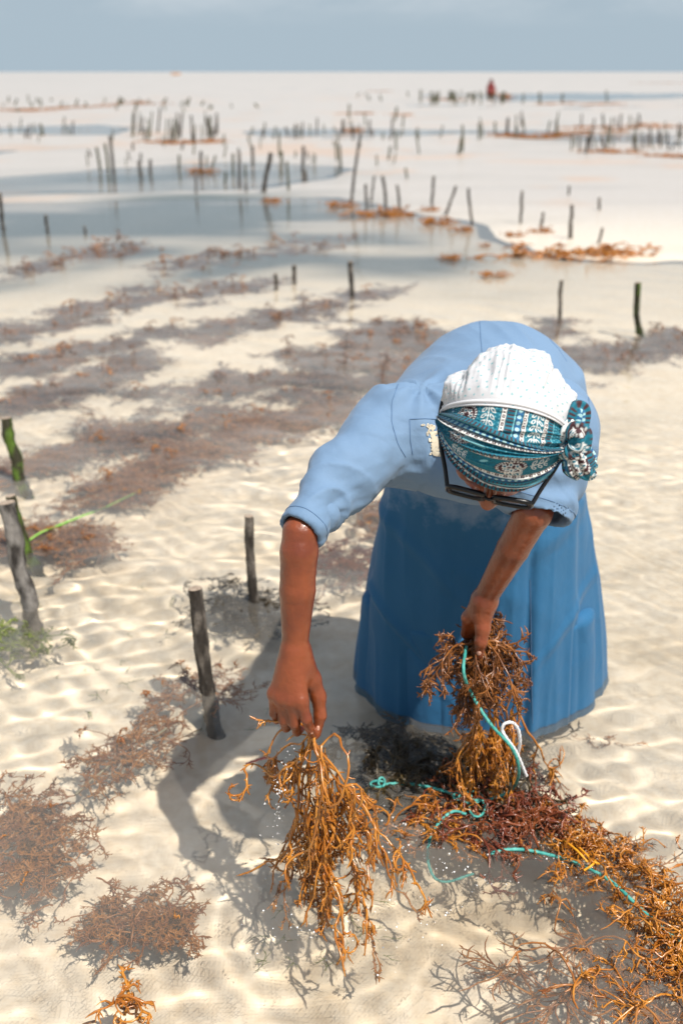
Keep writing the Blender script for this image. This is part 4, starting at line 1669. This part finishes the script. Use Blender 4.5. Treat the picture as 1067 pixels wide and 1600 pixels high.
for i, (a, b) in enumerate(FARW):
    o = bpy.data.objects.new('far_seaweed_heap', HEAPS[i % 3])
    COL.objects.link(o)
    g_ = G(a, b, .02)
    o.location = Vector(g_)
    k_ = .045 * g_[1] * R.uniform(.7, 1.3)
    o.scale = (k_ * R.uniform(1.2, 2.2), k_, min(k_, 1.3) * .9)
    tag(o, 'small orange seaweed heap on the distant pale flats', 'seaweed', 'orange seaweed heaps on the distant flats')


# ------------------------------------------------------------------ ropes
def rope(name, pts, r, m, label=None, parent=None, n=160, lobes=3):
    q = spline(pts, n)
    V, F = tubes(q[None], np.full((1, n), r), 9, lobes=lobes, twist=420., lob=.16)
    if parent:
        reparent(mk(name, V, F, parent, m), parent)
        return
    o = mk(name, V - q[0], F, None, m)
    o.location = Vector(q[0])
    tag(o, label, 'rope')
    return o


h0 = P(737, 1085, 1.74)
rt = rope('teal_rope', [P(728, 1010, 1.78), P(724, 1050, 1.72), h0, P(765, 1130, 1.70), P(800, 1170, 1.70), P(810, 1205, 1.72), G(800, 1232, .03), G(770, 1248, .02), G(735, 1250, .015),
                        G(700, 1238, .01), G(660, 1228, .004), G(625, 1224, .002), G(598, 1226, .002)], .0034, M['rope_teal'],
          'teal rope looping from the held bunch down to a knot and a frayed end', n=320)
t_ = np.linspace(0, 2 * math.pi, 14)
for (a, b, ra, rb, z_, ph) in ((735, 1246, 18, 9, .018, 0), (745, 1262, 12, 14, .016, 1), (722, 1244, 14, 6, .022, 2), (590, 1225, 11, 5, .006, .5), (596, 1222, 5, 7, .01, 0)):
    rope('rope_knot', [G(a + ra * math.cos(x + ph), b + rb * math.sin(x + ph), z_ + .004 * math.sin(2 * x)) for x in t_], .0026, M['rope_teal'], parent=rt, n=60)
rope('teal_rope', [G(728, 1272, .02), G(708, 1268, .025), G(688, 1283, .015), G(672, 1310, .0), G(668, 1345, -.01), G(678, 1376, -.02), G(700, 1385, -.03), G(738, 1375, -.04)], .0032, M['rope_teal'],
     'curved teal rope end looping over wet sand left of the red heap', n=200)
r3 = rope('teal_rope', [G(765, 1334, .002), G(790, 1328, .006), G(820, 1328, .006), G(855, 1335, .0), G(890, 1345, .0), G(925, 1360, .012), G(960, 1382, .014), G(1000, 1420, .012), G(1040, 1455, .01), G(1100, 1505, .01)], .0036, M['rope_teal'],
          'straight teal rope running through the weed to the right edge', n=300)
for (a, b, c_, d_) in ((905, 1325, 926, 1352), (918, 1345, 935, 1350), (912, 1360, 930, 1344), (880, 1312, 918, 1348)):
    rope('tie', [G(a, b, .022), G((a + c_) / 2 + 3, (b + d_) / 2, .030), G(c_, d_, .020)], .0022, M['tie_orange'], parent=r3, n=30)
wr = rope('white_cord', [P(822, 1212, 1.74), P(806, 1175, 1.72), P(790, 1152, 1.70), P(784, 1140, 1.70), P(788, 1131, 1.70), P(800, 1129, 1.70), P(809, 1140, 1.71), P(812, 1160, 1.72), P(808, 1180, 1.74)], .0034, M['rope_white'],
          'white cord looped over the teal rope beside the trailing seaweed')
rope('pale_line', [G(262, 1142, -.02), G(215, 1178, -.05), G(165, 1215, -.06), G(120, 1255, -.06)], .0032, M['rope_old'], 'pale old line sunk in the water through the thin brown seaweed')
rope('green_rope', [G(45, 845, .01), G(65, 832, .01), G(90, 822, .005), G(125, 808, .0), G(165, 795, -.01), G(220, 775, -.04)], .0038, M['rope_green'], 'bright green mossy rope tied to the green stake on the left edge')
rope('red_twine', [G(385, 1198, -.02), G(400, 1190, -.01), G(415, 1186, -.01), G(425, 1190, -.02)], .004, mat('red_twine', (.6, .08, .04), .5), 'short red twine floating left of the hand shadow')

# ------------------------------------------------------------------ stakes
def stake(px, top, bpx, base, wpx, m, label, group=None, lean=0., seed=0, bend=0., cut=None, hi=True, cat='stake', name='wooden_stake', z0=0., bed_=.26):
    b = G(bpx, base, z0)
    t_ = P(px, top, b[1] + lean)
    w = wpx * .5 * (b[1] * cp + CAMH * sp_) / FPX
    rng = np.random.default_rng(500 + seed)
    dirn = nrm(t_ - b)
    bot = b - dirn * (bed_ / max(dirn[2], .4))
    n_, sd = (34, 14) if hi else (6, 5)
    s_ = np.linspace(0, 1, n_)
    c = bot + (t_ - bot) * s_[:, None]
    L = np.linalg.norm(t_ - bot)
    e1 = nrm(np.cross(dirn, [0, 1, .1]))
    c = c + (np.sin(s_ * math.pi) * bend * L)[:, None] * e1
    if hi: c = c + (np.stack([vnoise(np.c_[s_ * 6 + seed, s_ * 0, s_ * 0 + 3 * j], j) for j in range(3)], 1)) * w * .28
    r_ = w * (1.12 - .15 * s_)
    if hi: r_ = r_ * (1 + .12 * vnoise(np.c_[s_ * 14, s_ * 0 + seed, 0 * s_], 6))
    V, F = tubes((c - bot)[None], r_[None], sd)
    if hi:
        V = V.reshape(n_, sd, 3)
        cc = (c - bot)[:, None]
        V = cc + (V - cc) * (1 + .13 * fbm(V * 60 + seed, 3, 2))[..., None]
        V = V.reshape(-1, 3)
    o = mk(name, V, F, None, M[m])
    o.location = Vector(bot)
    ring = V[-sd:]
    cen = ring.mean(0) + dirn * w * .12
    Vc = np.vstack([ring + dirn * .0004, cen])
    Fc = [(k, (k + 1) % sd, sd) for k in range(sd)]
    if hi: mk('cut_end', Vc, Fc, o, M[cut or 'wood_cut'], smooth=False)
    return tag(o, label, cat, group)


NEAR = [
    (10, 650, 33, 748, 18, 'bark_green', 'mossy broken topped stake at the left edge, higher one', .02),
    (12, 785, 48, 950, 24, 'bark_grey', 'thick smooth grey stake leaning left at the left edge', .03),
    (18, 775, 44, 862, 16, 'bark_green', 'green algae covered stake behind the thick grey one', .0),
    (388, 806, 396, 938, 15, 'bark_dark', 'thin dark stake standing in olive bush near her forearm', .0),
    (302, 918, 326, 1080, 23, 'bark_dark', 'rough dark stake with pale top left of the lowered hand', .02),
]
for i, (px, t0, bx, b0, w, m, lb, ln) in enumerate(NEAR):
    stake(px, t0, bx, b0, w, m, lb, 'seaweed farm stakes', ln, i)
MID = [
    (547, 408, 548, 460, 9, 'short stout black stake alone in the dark seaweed water'), (459, 415, 460, 440, 8, 'squat black stub left of the stout black stake'),
    (431, 427, 431, 450, 7, 'smallest black stub in the dark water'), (876, 438, 876, 503, 7, 'straight thin stake above her shoulder'),
    (893, 320, 891, 374, 7, 'dark upright stake above the largest orange heap'), (815, 298, 813, 351, 5, 'tall thin stake on the right bar'),
    (848, 332, 845, 358, 5, 'short leaning stake in a small orange tuft'), (941, 356, 933, 382, 5, 'short stake leaning right at the end of the heap'),
    (936, 308, 936, 330, 5, 'short upright stake above the leaning one on the right'), (889, 290, 888, 306, 4, 'tiny yellowish peg on the pale bank'),
    (731, 294, 738, 349, 5, 'crooked stake leaning left beside the flat tuft'), (712, 290, 694, 337, 5, 'slanting stake leaning far right'),
    (677, 275, 675, 324, 5, 'dark stake with forked top behind the slanting one'), (620, 288, 622, 328, 5, 'right one of four close stakes in the orange patch'),
    (598, 275, 600, 321, 6, 'darkest of four close stakes in the orange patch'), (585, 275, 579, 315, 4, 'pale leaning one of four close stakes'),
    (571, 288, 572, 328, 5, 'left one of four close stakes in the orange patch'), (563, 208, 549, 313, 5, 'tallest leaning stake in the middle distance'),
    (424, 238, 415, 304, 8, 'thick dark stake leaning right above the pool'), (448, 252, 450, 300, 5, 'thin stake right of the thick leaning one'),
    (474, 228, 472, 268, 6, 'dark stake with a shorter stub at its foot'), (476, 266, 478, 281, 6, 'short stub at the foot of a taller stake'),
    (436, 205, 437, 246, 4, 'pale tall stake behind the thick leaning one'), (440, 236, 440, 258, 5, 'short dark stake behind the thin one'),
    (394, 228, 395, 258, 6, 'dark stake left of the thick leaning one'), (374, 238, 375, 292, 6, 'dark stake standing in the pool edge'),
    (383, 257, 384, 275, 5, 'short stub beside the pool edge stake'), (353, 268, 351, 287, 5, 'short leaning peg left of the pool edge stake'),
    (364, 240, 364, 270, 5, 'upright grey stake left of two dark ones'), (384, 285, 385, 303, 4, 'faint peg in the pool below the dark stakes'),
    (306, 276, 306, 305, 4, 'faint green peg at the pool rim'), (314, 236, 314, 268, 6, 'dark stake with a small orange tuft at its foot'),
    (337, 243, 330, 267, 4, 'slim stake leaning right of the tufted one'), (323, 243, 324, 265, 3, 'pale thin peg between two stakes'),
    (280, 242, 280, 265, 5, 'grey stub alone left of the tufted stake'), (235, 249, 235, 271, 6, 'dark stub second from the trio'),
    (217, 252, 220, 277, 6, 'dark stub right of the trio of stakes'), (172, 212, 178, 272, 6, 'tallest dark stake of the left trio'),
    (164, 224, 168, 268, 5, 'middle stake of the left trio'), (151, 230, 156, 266, 5, 'left stake of the left trio'),
    (72, 336, 75, 361, 6, 'thin stake in the blue pool on the left'), (132, 354, 133, 364, 5, 'tiny stub in the blue pool'),
    (0, 300, 7, 358, 7, 'leaning stake cut off by the left edge above the pool'), (63, 193, 67, 213, 5, 'dark leaning peg among the far left stakes'),
    (618, 202, 619, 235, 4, 'slim pale stake on the far middle bank'), (649, 205, 654, 241, 3, 'bent thin stake right of the slim pale one'),
    (610, 228, 607, 251, 4, 'short leaning peg left of the slim pale stake'), (633, 262, 636, 280, 4, 'lone short peg on the pale bank'),
    (722, 195, 721, 238, 4, 'tall thin stake leaning on the far bank'), (722, 212, 717, 242, 5, 'dark lower stake crossing the tall thin one'),
    (525, 222, 527, 252, 4, 'left of two close pegs beside the tallest stake'), (530, 226, 532, 262, 5, 'right of two close pegs beside the tallest stake'),
    (748, 192, 748, 218, 4, 'dark post of a faint frame on the far bank'), (773, 190, 773, 212, 4, 'post left of the far arch shaped poles'),
    (918, 215, 914, 240, 6, 'dark leaning peg at the near edge of the far pool'), (939, 216, 944, 232, 6, 'dark peg on an orange tuft by the far pool'),
]
for i, (px, t0, bx, b0, w, lb) in enumerate(MID):
    g_ = G(bx, b0)
    m = 'bark_dark' if (w >= 6 or b0 > 300) else 'bark_far'
    stake(px, t0, bx, b0, w * .84, m, lb, 'seaweed farm stakes', 0., 20 + i, bend=R.normal() * .015, hi=b0 > 300, bed_=.2)
stake(995, 440, 1010, 522, 10, 'bark_green', 'bent green mossy stake on the right', 'seaweed farm stakes', .0, 90, bend=.07)
# crowded far stakes
FAR = []
rng = np.random.default_rng(77)
for (n_, x0, x1, y0, y1, h0_, h1_, lb) in (
        (30, 195, 360, 206, 224, 18, 40, 'one of the crowded dark stakes in the far row left of centre'),
        (14, 360, 540, 206, 222, 10, 24, 'one of the thin pale stakes in the far row at centre'),
        (10, 0, 120, 205, 222, 14, 24, 'one of the sparse leaning stakes far left'),
        (12, 0, 240, 160, 168, 7, 13, 'one of the tiny stakes behind orange heaps far left'),
        (26, 640, 960, 157, 164, 12, 20, 'one of the faint stakes around the seated far person'),
        (26, 745, 1067, 198, 216, 16, 28, 'one of the pale stakes above the far right pool'),
        (26, 880, 1067, 222, 240, 14, 30, 'one of the dark stakes in the far right pool'),
        (34, 120, 620, 206, 262, 10, 22, 'one of the thin pale stakes scattered between the far rows'),
        (24, 0, 420, 158, 176, 5, 10, 'one of the tiny pale stakes on the far left flats'),
        (14, 520, 700, 180, 222, 10, 22, 'one of the faint stakes on the far middle bank'),
        (14, 540, 780, 150, 158, 6, 10, 'one of the tiny stakes on the farthest bar at centre')):
    for k in range(n_):
        x, y = rng.uniform(x0, x1), rng.uniform(y0, y1)
        hgt = rng.uniform(h0_, h1_)
        dk = rng.random() < .4
        stake(x + rng.normal() * 2.2, y - hgt, x, y, rng.uniform(1.6, 2.8) + (.8 if dk else 0), 'bark_dark' if dk and y > 190 else 'bark_far', lb, 'far stakes: ' + lb.split('one of the ')[1], 0., 200 + len(FAR), hi=False, bed_=.3, name='far_stake')
        FAR.append(1)

# ------------------------------------------------------------------ far person
fp = G(766, 152, 0.)
far = empty('far_person', fp)
tag(far, 'distant person in dark red clothes sitting among the far stakes', 'person')
b = SDF()
b.ell((0, 0, .28), (.20, .20, .24), .1)
b.cone((0, -.02, .3), (-.02, -.06, .72), .20, .15, .1)
b.cone((-.02, -.06, .72), (-.02, -.08, .86), .07, .06, .05)
b.ell((-.02, -.09, .96), (.085, .10, .12), .03)
b.cone((-.18, -.05, .66), (-.26, -.2, .40), .06, .045, .05)
b.cone((-.26, -.2, .40), (-.10, -.42, .28), .045, .035, .03)
b.cone((.14, -.05, .66), (.24, -.2, .40), .06, .045, .05)
b.cone((.24, -.2, .40), (.12, -.42, .26), .045, .035, .03)
b.cone((-.1, 0, .15), (-.16, -.45, .28), .11, .08, .05)
b.cone((.1, 0, .15), (.18, -.45, .26), .11, .08, .05)
b.cone((-.16, -.45, .28), (-.16, -.50, -.05), .07, .045, .04)
b.cone((.18, -.45, .26), (.18, -.50, -.05), .07, .045, .04)
V, F = b.mesh((-.5, -.75, -.15), (.5, .4, 1.2), .022)
mk('body', V, F, far, mat('far_skin', (.10, .04, .025), .6))
c = SDF()
c.ell((0, 0, .26), (.30, .27, .28), .1)
c.cone((0, -.02, .3), (-.02, -.05, .73), .24, .19, .12)
c.cone((-.1, 0, .15), (-.16, -.42, .28), .14, .11, .08)
c.cone((.1, 0, .15), (.18, -.42, .26), .14, .11, .08)
c.cone((-.18, -.05, .68), (-.25, -.18, .44), .085, .07, .05)
c.cone((.14, -.05, .68), (.23, -.18, .44), .085, .07, .05)
V, F = c.mesh((-.6, -.75, -.15), (.6, .45, 1.1), .025)
mk('clothes', V, F, far, mat('red_cloth', (.17, .022, .02), .8))
c = SDF()
c.ell((-.02, -.06, .98), (.11, .125, .13), .03)
c.cone((-.02, .02, .92), (0, .06, .70), .09, .13, .06)
c.ell((-.02, -.20, .93), (.075, .06, .085), .01, sub=True)
V, F = c.mesh((-.3, -.4, .4), (.3, .4, 1.2), .02)
mk('headscarf', V, F, far, mat('dark_scarf', (.09, .02, .03), .8))
o = bpy.data.objects.new('far_seaweed_heap', tuft_mesh(2, 'weed_gold'))
COL.objects.link(o)
o.location = Vector(fp + np.array([.8, -.3, .1]))
o.scale = (4.5, 3, 3)
tag(o, 'orange heap of seaweed right beside the seated far person', 'seaweed')

# small orange boat at the horizon
bp = G(275, 117.2, 0.)
nb_ = 15
s_ = np.linspace(-1, 1, nb_)
V, F = [], []
for i_, t_ in enumerate(s_):
    w_ = .75 * (1 - abs(t_) ** 2.6)
    zt = 1.0 + .45 * t_ * t_
    for (a, b_) in ((-1, 1), (-.8, .35), (0, 0), (.8, .35), (1, 1), (.86, .95), (0, .45), (-.86, .95)):
        V.append((t_ * 2.8, a * w_, -.15 + zt * b_))
for i_ in range(nb_ - 1):
    for j in range(8):
        F.append((i_ * 8 + j, i_ * 8 + (j + 1) % 8, (i_ + 1) * 8 + (j + 1) % 8, (i_ + 1) * 8 + j))
boat = mk('small_boat', V, F, None, mat('boat_paint', (.5, .22, .05), .6), smooth=False)
boat.location = Vector(bp)
boat.scale = (.8, .8, 1)
V, F = tubes(np.array([[[0, 0, .2], [0, 0, 1.4], [0, 0, 2.8]]]), np.full((1, 3), .06), 6)
mk('mast', V, F, boat, M['bark_far'])
tag(boat, 'tiny orange boat on the horizon line', 'boat')

# ------------------------------------------------------------------ drips and painted sun glints
import bmesh
b_ = bmesh.new()
bmesh.ops.create_icosphere(b_, subdivisions=2, radius=1)
me = bpy.data.meshes.new('ico')
b_.to_mesh(me)
b_.free()
IV = np.array([v.co[:] for v in me.vertices])
IF = np.array([p.vertices[:] for p in me.polygons])


def balls(name, c, r, m, label, st_=None):
    c, r = np.array(c), np.array(r)
    V = c[:, None] + IV[None] * r[:, None, None] * (np.array([1, 1, 1]) if st_ is None else st_)
    F = IF[None] + (np.arange(len(c)) * len(IV))[:, None, None]
    return tag(mk(name, V.reshape(-1, 3), F.reshape(-1, 3), None, m), label, kind='stuff')


rng = np.random.default_rng(88)
c, r = [], []
for k in range(80):
    t_ = rng.random() ** .8
    x = 452 - 22 * t_ + rng.normal() * 9
    y = 1155 + 160 * t_ + rng.normal() * 8
    c.append(P(x, y, 1.50 + rng.normal() * .02))
    r.append(rng.choice([.0006, .0009, .0013, .0020], p=[.25, .35, .25, .15]))
balls('water_drops', c, r, M['drop'], 'clear drops falling from the lifted seaweed beside the hand')
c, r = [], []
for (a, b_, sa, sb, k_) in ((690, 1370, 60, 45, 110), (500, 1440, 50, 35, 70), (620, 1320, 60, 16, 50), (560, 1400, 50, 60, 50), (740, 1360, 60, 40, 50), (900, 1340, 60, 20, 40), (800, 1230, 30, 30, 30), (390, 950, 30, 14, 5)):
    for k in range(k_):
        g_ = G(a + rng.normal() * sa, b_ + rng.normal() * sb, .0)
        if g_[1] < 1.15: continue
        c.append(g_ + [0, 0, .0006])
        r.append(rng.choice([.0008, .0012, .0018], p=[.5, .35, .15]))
balls('glint_specks', c, r, M['glint_white'], 'tiny white specks standing in for sun glints on the water round the seaweed')  # sun glints put in as small white balls on the surface
# wet droplets caught on the seaweed tips
